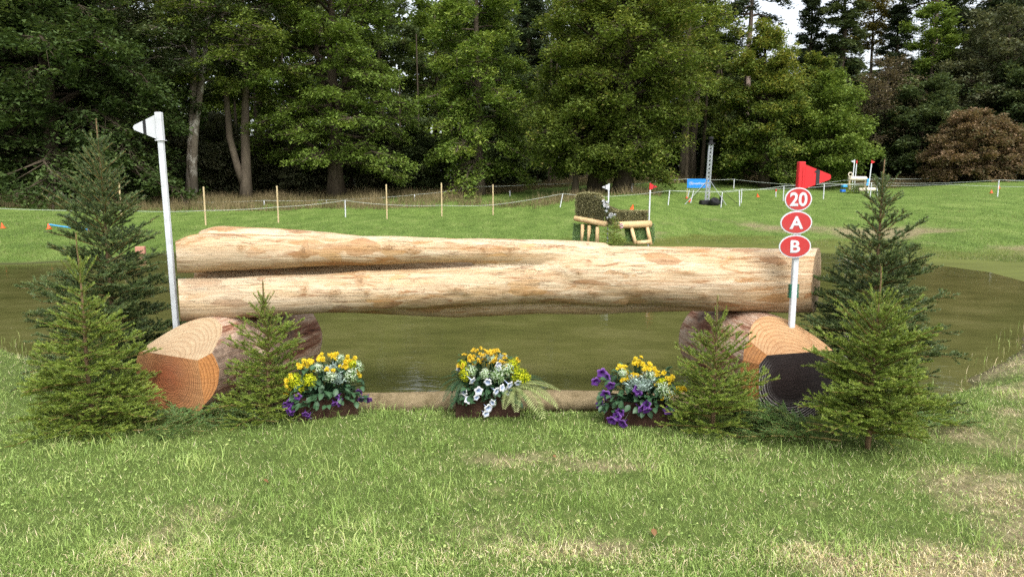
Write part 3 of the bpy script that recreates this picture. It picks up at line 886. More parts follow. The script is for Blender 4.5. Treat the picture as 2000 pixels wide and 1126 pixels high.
def leaves(g, C, D, size, nl, ls, seed, flat=0.28, droop=0.35, asp=0.62, tint0=None):
    """sprays of leaves: centres C, outward directions D"""
    r = rng(seed)
    nl = max(4, int(round(nl * 1.22)))
    ls = ls * .92
    k = len(C)
    n = k * nl
    Cc, Dd, S = np.repeat(C, nl, 0), np.repeat(D, nl, 0), np.repeat(np.broadcast_to(size, (k,)), nl)
    side = unit(np.cross(Dd, np.array([0, 0, 1.0])) + 1e-6)
    upv = np.cross(side, Dd)
    q = r.normal(0, 1, (n, 3))
    q = q / np.maximum(np.linalg.norm(q, axis=1), 1e-6)[:, None] * (r.random(n) ** 0.45)[:, None]
    P = Cc + S[:, None] * (Dd * q[:, :1] * 0.85 + side * q[:, 1:2] * 0.75 + upv * q[:, 2:] * flat)
    P[:, 2] -= S * droop * (q[:, 0] * .5 + .5) ** 2 * .6
    N = unit(upv * 0.8 + np.array([0, 0, .5]) + r.normal(0, .55, (n, 3)))
    ax = unit(Dd * .6 + r.normal(0, .7, (n, 3)) - np.array([0, 0, droop]))
    ax = unit(ax - N * (ax * N).sum(1)[:, None])
    bx = np.cross(N, ax)
    L = ls * (0.65 + .7 * r.random(n))
    W = L * asp * .5
    e_ = ax * (L * .5)[:, None]
    V = np.stack([P - e_ + bx * W[:, None], P - e_ * .7 - bx * W[:, None], P + e_ * 1.1 + N * (W * .4)[:, None]], 1)
    i = np.arange(n) * 3
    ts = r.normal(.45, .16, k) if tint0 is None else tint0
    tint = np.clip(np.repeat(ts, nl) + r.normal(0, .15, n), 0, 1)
    return g.add(V.reshape(-1, 3), t=np.stack([i, i + 1, i + 2], 1), tint=np.repeat(tint, 3))

def tree_geo(height, tr, prof, seed, n_limb=26, per=20, nl=42, ls=.20, spray=.75, up=(.05, .9), lean=(0, 0), shift=(0, 0), tilt=.25, flat=.42, droop=.40, sq=1.0, stems=None, top_tint=0.0, side=7):
    """trunk+limbs and crown in local coordinates; prof = crown radius by height"""
    r = rng(seed)
    wood, crown = Geo(), Geo()
    hs_ = np.linspace(0, height * .93, 12)
    wob = np.cumsum(r.normal(0, .05, (12, 2)), 0) * (tr / .35)
    tx = np.interp(hs_, [0, height], [0, lean[0]]) + wob[:, 0] - wob[0, 0]
    ty = np.interp(hs_, [0, height], [0, lean[1]]) + wob[:, 1] - wob[0, 1]
    rad = tr * np.interp(hs_ / height, [0, .035, .12, .5, .93], [1.55, 1.12, 1.0, .62, .10])
    hs_[0] = -.15
    tube(wood, np.stack([tx, ty, hs_], 1), rad, side + 3, tint=.4, wob=.05, seed=seed)
    for st in stems or []:                                   # forked second stems: list of point lists with radius
        tube(wood, st[0], st[1], side + 1, tint=.4, wob=.05, seed=seed + 1)
    pz, pr = [p[0] for p in prof], [p[1] for p in prof]
    z0, z1 = pz[0], pz[-1]
    C, D, S, TT = [], [], [], []
    A, B, RA = [], [], []
    for i in range(n_limb):
        f = (i + r.random() * .8) / n_limb
        z = z0 + (z1 - z0) * f ** sq
        Rr = np.interp(z, pz, pr) * r.uniform(.72, 1.12)
        a = i * 2.39996 + r.normal(0, .35)
        ua = up[0] + (up[1] - up[0]) * f
        ua += r.normal(0, .12)
        zs = max(z - Rr * math.tan(max(ua, 0)) * .5, z0 * .6 + .2)
        zs = min(zs, height * .9)
        p0 = np.array([np.interp(zs, hs_, tx), np.interp(zs, hs_, ty), zs])
        d = np.array([math.cos(a), math.sin(a), 0])
        tt = np.linspace(0, 1, 6)
        cen = np.array([shift[0], shift[1], 0]) * f
        pts = p0 + d * (Rr * tt)[:, None] + cen * tt[:, None]
        pts[:, 2] += Rr * (math.sin(ua) * tt * 1.0 - tilt * tt ** 2.2)
        pts[1:-1] += r.normal(0, .05 * Rr, (4, 3))
        br = np.clip(tr * .32 * (1 - .55 * f), .03, .16)
        tube(wood, pts, br * np.linspace(1, .2, 6), 5, cap=False, tint=.4)
        m = max(4, int(per * (0.45 + .75 * Rr / max(pr))))
        t = r.uniform(.22, 1.02, m) ** .75
        side_ = np.array([-d[1], d[0], 0])
        s_ = r.uniform(-1, 1, m) * .46 * Rr * (1.08 - .55 * t)
        bp = np.stack([np.interp(np.maximum(t - .14, 0), tt, pts[:, q]) for q in range(3)], 1)
        cp = np.stack([np.interp(np.minimum(t, 1), tt, pts[:, q]) for q in range(3)], 1) + side_ * s_[:, None]
        cp[:, 2] += r.normal(.06, .22, m) * spray - .12 * np.abs(s_)
        C.append(cp)
        D.append(unit(d * .8 + side_ * (s_ / max(Rr, .1) * 1.4)[:, None] + np.array([0, 0, -.18 + .5 * f]) + r.normal(0, .15, (m, 3))))
        S.append(spray * r.uniform(.65, 1.2, m))
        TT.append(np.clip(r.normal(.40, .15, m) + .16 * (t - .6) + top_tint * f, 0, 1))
        A.append(bp); B.append(cp); RA.append(np.full(m, br * .3))
    C, D, S, TT = np.concatenate(C), np.concatenate(D), np.concatenate(S), np.concatenate(TT)
    segments(wood, np.concatenate(A), C, np.clip(np.concatenate(RA), .012, .04), .008, 3, tint=.4)
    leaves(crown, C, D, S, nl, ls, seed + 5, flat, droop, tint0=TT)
    return wood, crown

TREE_N = [0]
def tree(name, label, px, Y, mat, bark, group=None, cat='tree', dz=0.0, off=0.0, **kw):
    p = base(px, Y)
    if Y > 48.9:
        kw['nl'] = int(kw.get('nl', 42) * .68); kw['ls'] = kw.get('ls', .2) * 1.2
    t = thing(name, label, cat, (p.x + off, p.y, p.z + dz), 0, group)
    w, c = tree_geo(**kw)
    w.obj('trunk', M[bark], t, smooth=True)
    c.obj('crown', M[mat], t)
    TREE_N[0] += 1
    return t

# big sycamore, shade painted into its leaf colour, whose boughs hang low over the bank, far left
tree('sycamore_tree', 'big dark sycamore with boughs hanging almost to the grass behind the tall spruce', 105, 38.5, 'sycamore', 'barkdark', height=15, tr=.42, seed=101,
     prof=[(1.4, 5.2), (3.0, 7.0), (6, 7.3), (10, 6.2), (14.5, 2.2)], n_limb=66, per=34, nl=50, ls=.23, spray=.95, tilt=.6, droop=.55)
tree('grey_leaved_tree', 'tree with greyish olive leaves rising above the dark sycamore', 190, 43, 'greyleaf', 'bark', height=17, tr=.35, seed=102,
     prof=[(6.8, 3.5), (9, 6.2), (12, 6.4), (16.5, 3)], n_limb=34, per=24, ls=.20, spray=.8, tilt=.35)
tree('sycamore_tree', 'dark sycamore at the edge of the photo behind the rope', -60, 43, 'sycamore', 'barkdark', height=16, tr=.4, seed=103,
     prof=[(1.5, 5), (5, 6.5), (11, 5.5), (15.5, 2)], n_limb=34, per=24, ls=.22, spray=.85, tilt=.5, droop=.5)
# forked pale trunk
tree('forked_ash_tree', 'ash with a pale patched trunk that forks low behind the tilted white flag pole', 374, 43, 'darkleaf', 'barkpale', height=17, tr=.29, seed=104,
     prof=[(7.0, 2.5), (9, 5.2), (13, 5.5), (16.5, 3)], n_limb=30, per=22, ls=.19, spray=.8, lean=(1.2, 0),
     stems=[(np.array([(.1, 0, 0), (.25, -.1, 2.2), (.55, -.1, 4.4), (1.1, 0, 7.2), (1.7, .1, 11)]), np.array([.34, .26, .22, .18, .1]))])
tree('twin_stemmed_tree', 'tall bare trunk splitting into two stems between the pale forked ash and the beech', 480, 44, 'oak', 'bark', height=18, tr=.29, seed=105,
     prof=[(6.2, 2.0), (8, 5.0), (12, 5.6), (17, 3)], n_limb=34, per=24, ls=.19, spray=.8, lean=(.4, 0),
     stems=[(np.array([(-.05, 0, .9), (-.35, -.1, 2.0), (-.75, -.1, 3.8), (-.85, 0, 6.8), (-.9, .1, 11)]), np.array([.26, .22, .2, .17, .1]))])
tree('beech_tree', 'spreading beech with layered low boughs and a stout dark trunk behind the stakes', 656, 46, 'beech', 'barkdark', height=18, tr=.46, seed=106,
     prof=[(2.2, 4.6), (4.0, 6.0), (7, 5.4), (11, 5.0), (17, 2.5)], n_limb=52, per=27, nl=44, ls=.19, spray=.85, up=(.02, 1.0), tilt=.28, flat=.34, droop=.28,
     stems=[(np.array([(.15, 0, 5.2), (.9, -.3, 7.2), (1.5, -.3, 9.5), (2.6, -.2, 12.5)]), np.array([.24, .19, .15, .08])), (np.array([(-.1, 0, 5.6), (-.8, .1, 8), (-1.1, .1, 11)]), np.array([.22, .17, .08]))])
tree('lime_tree', 'bright green lime with a tapering crown standing alone behind the stakes', 936, 46.5, 'lime', 'bark', height=17, tr=.31, seed=107,
     prof=[(1.9, 3.0), (3.4, 3.9), (6, 3.7), (8.5, 3.9), (11, 2.8), (16.5, 1.0)], n_limb=56, per=24, nl=42, ls=.20, spray=.72, up=(-.05, .6), tilt=.4, droop=.4, flat=.6)
# clump of maples behind the brush fence
tree('field_maple_tree', 'thin trunked maple at the outer side of the clump behind the brush fence', 1122, 41, 'oak', 'barkdark', height=9, tr=.18, seed=108,
     prof=[(1.5, 2.0), (3, 3.0), (5.5, 2.7), (8.5, 1.0)], n_limb=32, per=22, nl=44, ls=.17, spray=.65, tilt=.3, flat=.62, up=(.1, 1.0), droop=.3)
tree('field_maple_tree', 'thick trunked maple in the middle of the clump behind the brush fence', 1165, 42.5, 'oak', 'barkdark', height=17, tr=.42, seed=109,
     prof=[(1.8, 3.0), (3.5, 4.4), (6.5, 4.6), (10, 4.3), (16, 2.2)], n_limb=46, per=26, nl=46, ls=.18, spray=.75, tilt=.3, flat=.62, up=(.1, 1.0), droop=.3, top_tint=.12, shift=(1.2, 0))
tree('field_maple_tree', 'wide maple with a flared trunk foot nearest the red flag of the brush fence', 1216, 41.5, 'oak', 'barkdark', height=15, tr=.44, seed=110,
     prof=[(1.3, 2.6), (3, 3.4), (6, 4.6), (9.5, 5.4), (14, 3.2)], n_limb=50, per=27, nl=46, ls=.18, spray=.75, tilt=.3, flat=.62, up=(.1, 1.0), droop=.3, top_tint=.18, shift=(2.6, 0))
tree('tall_lime_tree', 'tall tree with two grey trunks behind the blue banner', 1337, 53, 'oak', 'bark', height=18, tr=.36, seed=111,
     prof=[(4.5, 2.5), (7, 4.0), (11, 4.2), (17, 2.5)], n_limb=36, per=22, ls=.2, spray=.8, top_tint=.1, stems=[(np.array([(.55, 0, -.1), (.5, 0, 2.2), (.62, 0, 4.5), (.9, 0, 9)]), np.array([.4, .27, .24, .15]))])
tree('turning_maple_tree', 'broad maple turning yellow at its top behind the camera mast', 1492, 47.5, 'maple', 'barkdark', height=11.2, tr=.3, seed=112,
     prof=[(.9, 2.5), (2.2, 3.2), (5, 3.1), (7.5, 2.6), (10.6, .8)], n_limb=48, per=24, nl=46, ls=.19, spray=.7, tilt=.3, flat=.62, up=(.1, 1.0), droop=.3, top_tint=.42)
tree('round_maple_tree', 'low rounded green tree between the turning maple and the ivy clad trunk', 1608, 47, 'beech', 'barkdark', height=7.6, tr=.2, seed=113,
     prof=[(.8, 2.0), (2, 2.8), (4, 2.9), (6, 2.0), (7.3, .7)], n_limb=40, per=22, nl=46, ls=.18, spray=.65, tilt=.3, flat=.62, up=(.1, 1.0), droop=.3, top_tint=.1)
tree('turning_maple_tree', 'slender yellowish tree rising just behind the low rounded tree', 1590, 52, 'maple', 'bark', height=9.5, tr=.2, seed=114,
     prof=[(3, 1.6), (5.5, 2.2), (9, .8)], n_limb=26, per=18, nl=40, ls=.18, spray=.65, top_tint=.2)
tree('bare_thorn_tree', 'brownish half bare thorn with a haze of fine twigs', 1722, 52, 'bareleaf', 'barkdark', height=9, tr=.16, seed=115,
     prof=[(2, 1.8), (4.5, 3.0), (7, 2.6), (8.8, 1.0)], n_limb=44, per=30, nl=12, ls=.13, spray=.7)
tree('holly_tree', 'dark green bushy tree behind the distant log jump with two flags', 1790, 50.5, 'darkleaf', 'barkdark', height=7.6, tr=.2, seed=116,
     prof=[(.9, 2.4), (2.5, 3.2), (5, 2.9), (7.2, 1.0)], n_limb=40, per=24, nl=46, ls=.19, spray=.7, droop=.45)
tree('young_ash_tree', 'slim light green ash standing up between the conifer and the olive crown', 1806, 54, 'beech', 'bark', height=13.4, tr=.18, seed=117,
     prof=[(5, 1.4), (8, 1.9), (11, 1.6), (13, .6)], n_limb=30, per=16, nl=40, ls=.19, spray=.7, top_tint=.1)
tree('olive_crowned_tree', 'wide olive green crown above the russet bushes at the far side of the field', 1945, 52, 'greyleaf', 'barkdark', height=12, tr=.34, seed=118,
     prof=[(2.5, 3.0), (5, 4.4), (8.5, 4.6), (11.4, 2.0)], n_limb=44, per=26, nl=46, ls=.19, spray=.8, top_tint=-.05)
tree('dark_maple_tree', 'dark leaved maple under the olive crown by the photo edge', 2005, 49, 'darkleaf', 'barkdark', height=8.4, tr=.25, seed=119,
     prof=[(1.2, 2.6), (3, 3.8), (6, 3.6), (8, 1.2)], n_limb=42, per=24, nl=46, ls=.2, spray=.75, droop=.5)
tree('russet_bush', 'domed russet brown bush beside the field, before the olive crown', 1893, 45.5, 'redleaf', 'barkdark', cat='bush', height=4.6, tr=.1, seed=120,
     prof=[(.5, 3.0), (1.5, 3.5), (3, 2.5), (4.4, .9)], n_limb=46, per=24, nl=46, ls=.15, spray=.55, droop=.3)
tree('russet_bush', 'smaller russet bush cut by the photo edge', 2010, 45, 'redleaf', 'barkdark', cat='bush', height=3.4, tr=.1, seed=121,
     prof=[(.4, 2.4), (1.2, 2.6), (3.2, .9)], n_limb=34, per=22, nl=44, ls=.15, spray=.5, droop=.3)
# scots pines and conifers further back
def pine(label, px, Y, h, seed, z0=8.5):
    return tree('scots_pine', label, px, Y, 'conifer', 'pinebark', height=h, tr=.34, seed=seed, prof=[(z0, 2.5), (z0 + 3, 4.2), (h - 1, 2.2)],
                n_limb=20, per=14, nl=46, ls=.20, spray=.75, flat=.35, droop=.1, up=(-.1, .5))
pine('scots pine with a long bare pinkish trunk above the turning maple', 1450, 57, 19, 131, 12.0)
pine('scots pine whose bare trunk rises from the slim light green ash', 1806, 58, 19, 132, 13.2)
tree('ivy_clad_tree', 'tall column of a trunk wrapped in dark ivy', 1628, 57, 'darkleaf', 'barkdark', height=17, tr=.35, seed=133,
     prof=[(1, 1.5), (7, 1.6), (14, 1.7), (16.5, 1.4)], n_limb=60, per=14, nl=46, ls=.19, spray=.6, droop=.8, up=(-.2, .2))
_cw, _cc = tree_geo(height=15, tr=.3, seed=134, prof=[(1.5, 3.2), (7.5, 2.3), (15, .25)], n_limb=60, per=18, nl=42, ls=.21, spray=.7, flat=.2, droop=.6, up=(-.15, .3), tilt=.2)
_cm = (_cw.mesh('trunk', True, M['barkdark']), _cc.mesh('crown', False, M['conifer']))
def conifer(label, px, Y, h, seed, rad=3.0):
    t = thing('conifer_tree', label, 'tree', base(px, Y), seed * 1.7)
    t.scale = (rad / 3.2, rad / 3.2, h / 15)
    link_mesh('trunk', _cm[0], t)
    link_mesh('crown', _cm[1], t)
conifer('dark conifer between the pine trunk and the ivy column', 1566, 60, 15.5, 134, 2.6)
conifer('dark pointed conifer right after the ivy column', 1733, 59, 14.6, 135, 2.8)
conifer('dark conifer half hidden above the maple clump', 1035, 60, 17, 136, 3.6)
conifer('shadowy conifer behind the lime', 985, 57, 12, 137, 3.0)
tree('yellow_birch_tree', 'pale yellow crown peeping out behind the ivy column', 1688, 63, 'yellowleaf', 'bark', height=17, tr=.2, seed=138,
     prof=[(10.5, 1.6), (13.5, 2.6), (16.5, 1)], n_limb=24, per=16, nl=30, ls=.2, spray=.7)
tree('yew_tree', 'broad dark yew crown in the top corner above the olive crown', 1960, 60, 'conifer', 'barkdark', height=18.5, tr=.4, seed=139,
     prof=[(5, 4), (11, 6), (15, 5.5), (18, 2)], n_limb=44, per=26, nl=44, ls=.22, spray=.85, flat=.25, droop=.3)

# understorey shrubs that close the view between the trunks
UND = [(30, 46, 3.6, 'sycamore'), (255, 47, 3.4, 'sycamore'), (330, 50, 5.0, 'greyleaf'), (430, 49, 5.4, 'greyleaf'), (545, 50, 4.2, 'greyleaf'), (590, 48.5, 2.6, 'greyleaf'), (735, 50, 4.6, 'greyleaf'), (815, 50, 4.4, 'darkleaf'),
       (1010, 54, 5.2, 'darkleaf'), (1075, 57, 5.0, 'darkleaf'), (1275, 58, 6.0, 'darkleaf'), (1395, 58, 6.5, 'darkleaf'), (1420, 54, 4.2, 'sycamore'), (1560, 54, 4.6, 'sycamore'), (1700, 56, 5.0, 'darkleaf'), (1850, 54, 5.0, 'darkleaf')]
UNDL = ['beneath the sycamore', 'between the sycamore and the pale forked ash', 'behind the pale forked ash', 'between the pale ash and the twin stems', 'of greyish leaves behind the twin stems', 'low and twiggy before the beech trunk', 'behind the beech boughs', 'between the beech and the lime',
        'behind the lime foot', 'behind the thin trunked maple', 'behind the clump of maples', 'behind the two grey trunks', 'beside the turning maple foot', 'under the rounded tree', 'under the half bare thorn', 'behind the russet bush']
SHR = {}
for q, mt in enumerate(('sycamore', 'darkleaf', 'greyleaf')):
    w, c = tree_geo(height=4, tr=.09, seed=200 + q, prof=[(.3, 1.6), (1.6, 2.5), (3.2, 1.7), (4, .6)], n_limb=28, per=20, nl=46, ls=.20, spray=.7, droop=.4)
    SHR[mt] = (w.mesh('trunk', True, M['barkdark']), c.mesh('crown', False, M[mt]))
for i, (px, Y, h, mt) in enumerate(UND):
    t = thing('undergrowth_shrub', 'dark shrub ' + UNDL[i], 'shrub', base(px, Y), i * 2.1, 'shrubs under the trees')
    t.scale = (1.05, 1.05, h / 4)
    link_mesh('trunk', SHR[mt][0], t)
    link_mesh('crown', SHR[mt][1], t)

# second row of tall trees: three kinds built once, then copied
BACK = [(-20, 56, 1.0, 0), (120, 53, 1.05, 1), (270, 57, 1.1, 2), (400, 60, 1.0, 0), (520, 57, 1.12, 1), (640, 62, 1.1, 2), (745, 58, .86, 0), (850, 62, .88, 1), (960, 66, .98, 2), (1070, 63, .88, 0), (1180, 62, .90, 1), (1290, 60, .96, 2), (1390, 64, .76, 0),
        (1500, 68, .58, 1), (1600, 68, .72, 2), (1770, 68, .58, 1), (1860, 66, .86, 0), (2040, 60, .95, 2), (-110, 50, 1.0, 2)]
BACKL = ['by the photo edge above the dark sycamore', 'standing behind the dark sycamore', 'behind the greyish olive crown', 'behind the pale forked ash', 'behind the twin stemmed tree', 'behind the beech top', 'between the beech and the lime tops', 'just before the lime top',
         'after the lime top', 'behind the thin maple', 'behind the clump of maples', 'between the clump and the two grey trunks', 'by the scots pine trunk', 'far behind the turning maple', 'far behind the ivy column', 'in the sky gap by the slim ash', 'behind the olive crown', 'in the corner behind the yew', 'outermost behind the edge sycamore']
protos = []
for q in range(3):
    w, c = tree_geo(height=18, tr=.32, seed=300 + q, prof=[(1.0, 3.2), (5, 4.6), (11, 4.4), (17.5, 1.6)], n_limb=46, per=20, nl=40, ls=.25, spray=.95, tilt=.35, droop=.45)
    protos.append((w.mesh('trunk', True, M['barkdark']), c.mesh('crown', False, M[('darkleaf', 'beech', 'darkleaf')[q]])))
for i, (px, Y, sc, q) in enumerate(BACK):
    p = base(px, Y)
    t = thing('woodland_tree', 'tall shady woodland tree ' + BACKL[i], 'tree', p, i * 1.3, 'tall trees deeper in the wood')
    t.scale = (1, 1, sc)
    link_mesh('trunk', protos[q][0], t)
    link_mesh('crown', protos[q][1], t)

# deep wood as one mass
def deepwood():
    r = rng(400)
    g = Geo()
    k = 1900
    u = r.uniform(-1.0, 1.0, k)
    Y = r.uniform(70, 82, k)
    x = u * Y
    top = np.interp(u * 1395 + 1000, [-400, 600, 720, 880, 980, 1080, 1220, 1300, 1430, 1500, 1760, 1820, 2400], [22, 21.5, 17.5, 17.5, 20, 17, 17, 17.5, 10.5, 10, 10.5, 14, 18])
    z = H(x, Y) + top * r.random(k) ** .9
    C = np.stack([x, Y, z], 1)
    D = np.tile(np.array([[0, -1.0, -.1]]), (k, 1)) + r.normal(0, .4, (k, 3))
    leaves(g, C, unit(D), 2.2, 30, 1.05, 401, flat=.5)
    tag(g.obj('deep_wood', M['darkleaf']), 'dark mass of leaves deep in the wood', 'wood', kind='stuff')
    g = Geo()
    k = 90
    u = r.uniform(-.85, .35, k)
    Y = r.uniform(50, 68, k)
    x = u * Y
    z = H(x, Y)
    A = np.stack([x, Y, z - .2], 1)
    B = A + np.stack([r.normal(0, .5, k), r.normal(0, .3, k), r.uniform(7, 12, k)], 1)
    segments(g, A, B, r.uniform(.06, .2, k), .05, 6)
    tag(g.obj('deep_wood_stems', M['barkdark']), 'thin dark stems deep in the wood', 'tree stems', kind='stuff')
deepwood()

# ------------------------------------------------------------------ the big forked log
def forked_log():
    Yc = 5.32
    def pth(rows):
        P, Rr = [], []
        for px, py, Y, r in rows:
            p = at(px, py, Y)
            P.append((p.x, p.y - Yc, p.z)); Rr.append(r)
        # densify
        P, Rr = np.array(P), np.array(Rr)
        t = np.linspace(0, 1, len(P)); tt = np.linspace(0, 1, 60)
        P2 = np.stack([_smooth(np.interp(tt, t, P[:, i]), 7) for i in range(3)], 1)
        P2[0], P2[-1] = P[0], P[-1]
        return P2, _smooth(np.interp(tt, t, Rr), 7)
    g = Geo()
    rows = [
        [(1660, 548, 5.32, .250), (1600, 547, 5.32, .250), (1500, 547, 5.32, .248), (1400, 544, 5.32, .238), (1300, 538, 5.31, .222), (1200, 534, 5.30, .212), (1100, 531, 5.31, .200), (1040, 530, 5.36, .15), (980, 528, 5.42, .08)],
        [(1180, 508, 5.33, .14), (1060, 497, 5.28, .118), (960, 489, 5.25, .092), (850, 488, 5.23, .090), (732, 489, 5.25, .104), (640, 489.5, 5.24, .114), (564, 491, 5.24, .124), (470, 491.5, 5.24, .138), (396, 492, 5.24, .148), (366, 498, 5.24, .134), (330, 508, 5.24, .100)],
        [(1220, 550, 5.30, .18), (1080, 551, 5.28, .163), (997, 553, 5.27, .155), (900, 558.5, 5.25, .149), (800, 564.5, 5.24, .147), (700, 569, 5.23, .149), (615, 573, 5.23, .150), (480, 580, 5.22, .152), (330, 586, 5.22, .156)],
        [(940, 540, 5.46, .13), (840, 520, 5.52, .15), (732, 505, 5.56, .165), (640, 496, 5.58, .175), (520, 490, 5.60, .182), (430, 487, 5.60, .188), (400, 490, 5.60, .165)],
        [(1500, 556, 5.40, .20), (1380, 560, 5.42, .19), (1260, 565, 5.45, .178), (1100, 570, 5.47, .174), (980, 572, 5.48, .176), (866, 575, 5.48, .182), (780, 573, 5.48, .168), (640, 571, 5.50, .15), (460, 575, 5.52, .14), (372, 575, 5.52, .13)],
        [(900, 528, 5.56, .10), (700, 533, 5.60, .12), (520, 535, 5.62, .13), (392, 537, 5.62, .13)]]
    for i, rw in enumerate(rows):
        P, Rr = pth(rw)
        tube(g, P, Rr, 28)
    tmp = g.obj('forked_log', M['peeled'])
    md = tmp.modifiers.new('r', 'REMESH')
    md.mode, md.voxel_size, md.use_smooth_shade = 'VOXEL', 0.0135, True
    ms = tmp.modifiers.new('s', 'SMOOTH')
    ms.factor, ms.iterations = 0.5, 3
    dg = bpy.context.evaluated_depsgraph_get()
    me = bpy.data.meshes.new_from_object(tmp.evaluated_get(dg))
    n = len(me.vertices)
    co = np.empty(n * 3, np.float32); me.vertices.foreach_get('co', co)
    no = np.empty(n * 3, np.float32); me.vertices.foreach_get('normal', no)
    co, no = co.reshape(-1, 3).astype(float), no.reshape(-1, 3)
    th = np.arctan2(co[:, 2] - .87, -co[:, 1])
    d = (fbm(co[:, 0], th * .25, .55, 5, 4) - .5) * .022 + (fbm(co[:, 0] * .35, th * .25, .07, 9, 3) - .5) * .010
    endf = np.clip(1 - np.abs(no[:, 0]), 0, 1)
    for kx, kz, rx, rz in KNOTS:
        f = np.exp(-(((co[:, 0] - kx) / (rx * 1.1)) ** 2 + ((co[:, 2] - kz) / (rz * 1.1)) ** 2)) * (co[:, 1] < 0)
        d += f * .010
    co += no * (d * endf)[:, None]
    # the butt ends are sawn at a slant
    lim_l, lim_r = -.4745 * (co[:, 1] + Yc), 2.30 + .56 * co[:, 1]
    cutv = np.where(co[:, 0] <= lim_l, 1, np.where(co[:, 0] >= lim_r, 2, 0))
    co[:, 0] = np.clip(co[:, 0], lim_l, lim_r)
    me.vertices.foreach_set('co', co.astype(np.float32).ravel())
    me.polygons.foreach_set('use_smooth', np.ones(len(me.polygons), bool))
    bpy.data.objects.remove(tmp)
    me.materials.clear(); me.materials.append(M['peeled'])
    o = link_mesh('forked_log', me, None, (0, Yc, 0))
    bm = bmesh.new(); bm.from_mesh(me); bm.faces.ensure_lookup_table()
    for side, org in ((1, (-2.48, -.05, .93)), (2, (2.30, 0.0, .865))):
        fs = [f for f in bm.faces if all(cutv[v.index] == side for v in f.verts)]
        idx, V, P = {}, [], []
        for f in fs:
            p = []
            for v in f.verts:
                if v.index not in idx:
                    idx[v.index] = len(V); V.append(tuple(v.co - Vector(org)))
                p.append(idx[v.index])
            P.append(p)
        if P:
            gq = Geo().add(V, poly=P)
            oc = gq.obj('cut_face', M['cut_pale'], o)
            oc.location = org
            oc['label'] = 'pale slanting sawn end'
        cutf = fs if side == 1 else cutf + fs
    bmesh.ops.delete(bm, geom=cutf, context='FACES')
    bm.to_mesh(me); bm.free()
    tag(o, 'huge peeled pale log that forks into several stems, laid across two shorter logs', 'log')
    return o
forked_log()

# ------------------------------------------------------------------ the two cut logs that carry it
def support_log(a, b, rad, planes, mats, label, seed):
    """axis along local X from the front end (x=0) backwards; planes = (point, normal, index) cut away the outside"""
    A, B = Vector(a), Vector(b)
    ax = (B - A)
    L = ax.length
    t = thing('support_log', label, 'log', A, math.atan2(ax.y, ax.x))
    bm = bmesh.new()
    n, k = 48, 40
    r = rng(seed)
    rows = []
    for i in range(k + 1):
        x = -.25 + (L + .25) * i / k
        row = []
        for j in range(n):
            th = 2 * math.pi * j / n
            rr = rad * (1.0 + .05 * (float(fbm(np.array([x * .8]), np.array([math.cos(th) + 2 * math.sin(th)]), .8, seed, 3)[0]) - .5) * 2)
            if i >= k - 1:
                rr *= .94 if i == k else .985
            row.append(bm.verts.new((x, rr * math.cos(th), rr * math.sin(th))))
        rows.append(row)
    for i in range(k):
        for j in range(n):
            bm.faces.new((rows[i][j], rows[i][(j + 1) % n], rows[i + 1][(j + 1) % n], rows[i + 1][j]))
    bm.faces.new(rows[0]); bm.faces.new(rows[-1][::-1])
    bmesh.ops.recalc_face_normals(bm, faces=bm.faces)
    lay = bm.faces.layers.int.new('cut')
    for pt, nor, idx in planes:
        res = bmesh.ops.bisect_plane(bm, geom=bm.verts[:] + bm.edges[:] + bm.faces[:], plane_co=pt, plane_no=nor, clear_outer=True, dist=1e-5)
        ed = [e for e in bm.edges if e.is_boundary]
        f = bmesh.ops.edgeloop_fill(bm, edges=ed)['faces']
        for q in f:
            q[lay] = idx
    bmesh.ops.recalc_face_normals(bm, faces=bm.faces)
    bm.faces.ensure_lookup_table()
    groups = {}
    for f in bm.faces:
        groups.setdefault(f[lay], []).append([v.co.copy() for v in f.verts])
    names = {0: 'log_body', 1: 'cut_face', 2: 'top_chamfer', 3: 'side_chamfer', 4: 'corner_chamfer'}
    for idx, fs in groups.items():
        vm = {}
        V, P = [], []
        for f in fs:
            p = []
            for c in f:
                kk = (round(c.x, 5), round(c.y, 5), round(c.z, 5))
                if kk not in vm:
                    vm[kk] = len(V); V.append(kk)
                p.append(vm[kk])
            P.append(p)
        o = Geo().add(V, poly=P).obj(names[idx], M[mats[idx]], t, smooth=(idx == 0))
        if idx == 1:
            o['label'] = mats['label']
    bm.free()
    return t

# local frame: +X runs back under the big log, +Y is to the left of that, +Z up
support_log((-2.325, 4.72, .285), (-1.90, 5.98, .29), .33,
            [((0, 0, 0), (-1, .06, .05), 1), ((0, 0, .125), (-.52, 0, 1), 2), ((0, -.245, .12), (-.85, -1, .22), 3)],
            {0: 'support', 1: 'cut_red', 2: 'cut_pale', 3: 'cut_orange', 'label': 'reddish sawn end with clear growth rings'},
            'short thick log with a reddish ringed sawn end, between two small spruces', 3)
support_log((1.905, 4.68, .285), (1.73, 5.98, .29), .335,
            [((0, 0, 0), (-1, -.05, .03), 1), ((0, 0, .155), (-.50, 0, 1), 2), ((0, .262, 0), (-.8, 1, 0), 3), ((0, .225, .130), (-.75, .8, .8), 4)],
            {0: 'support', 1: 'cut_black', 2: 'cut_salmon', 3: 'cut_orange', 4: 'cut_orange', 'label': 'sawn end charred black'},
            'short thick log with a blackened sawn end, beside the flag with red number signs', 4)

# ------------------------------------------------------------------ low log edging the pond
g = Geo()
xx = np.linspace(-2.15, 2.05, 40)
tube(g, np.stack([xx, 5.03 + .012 * np.sin(xx * 2.1), -.004 + .006 * np.sin(xx * 1.3 + 1)], 1), .078 + .005 * np.sin(xx * 3 + 2), 18, wob=.02, seed=2)
tag(g.obj('edging_log', M['edge'], smooth=True), 'thin brown log lying along the pond edge behind the flower troughs', 'log')

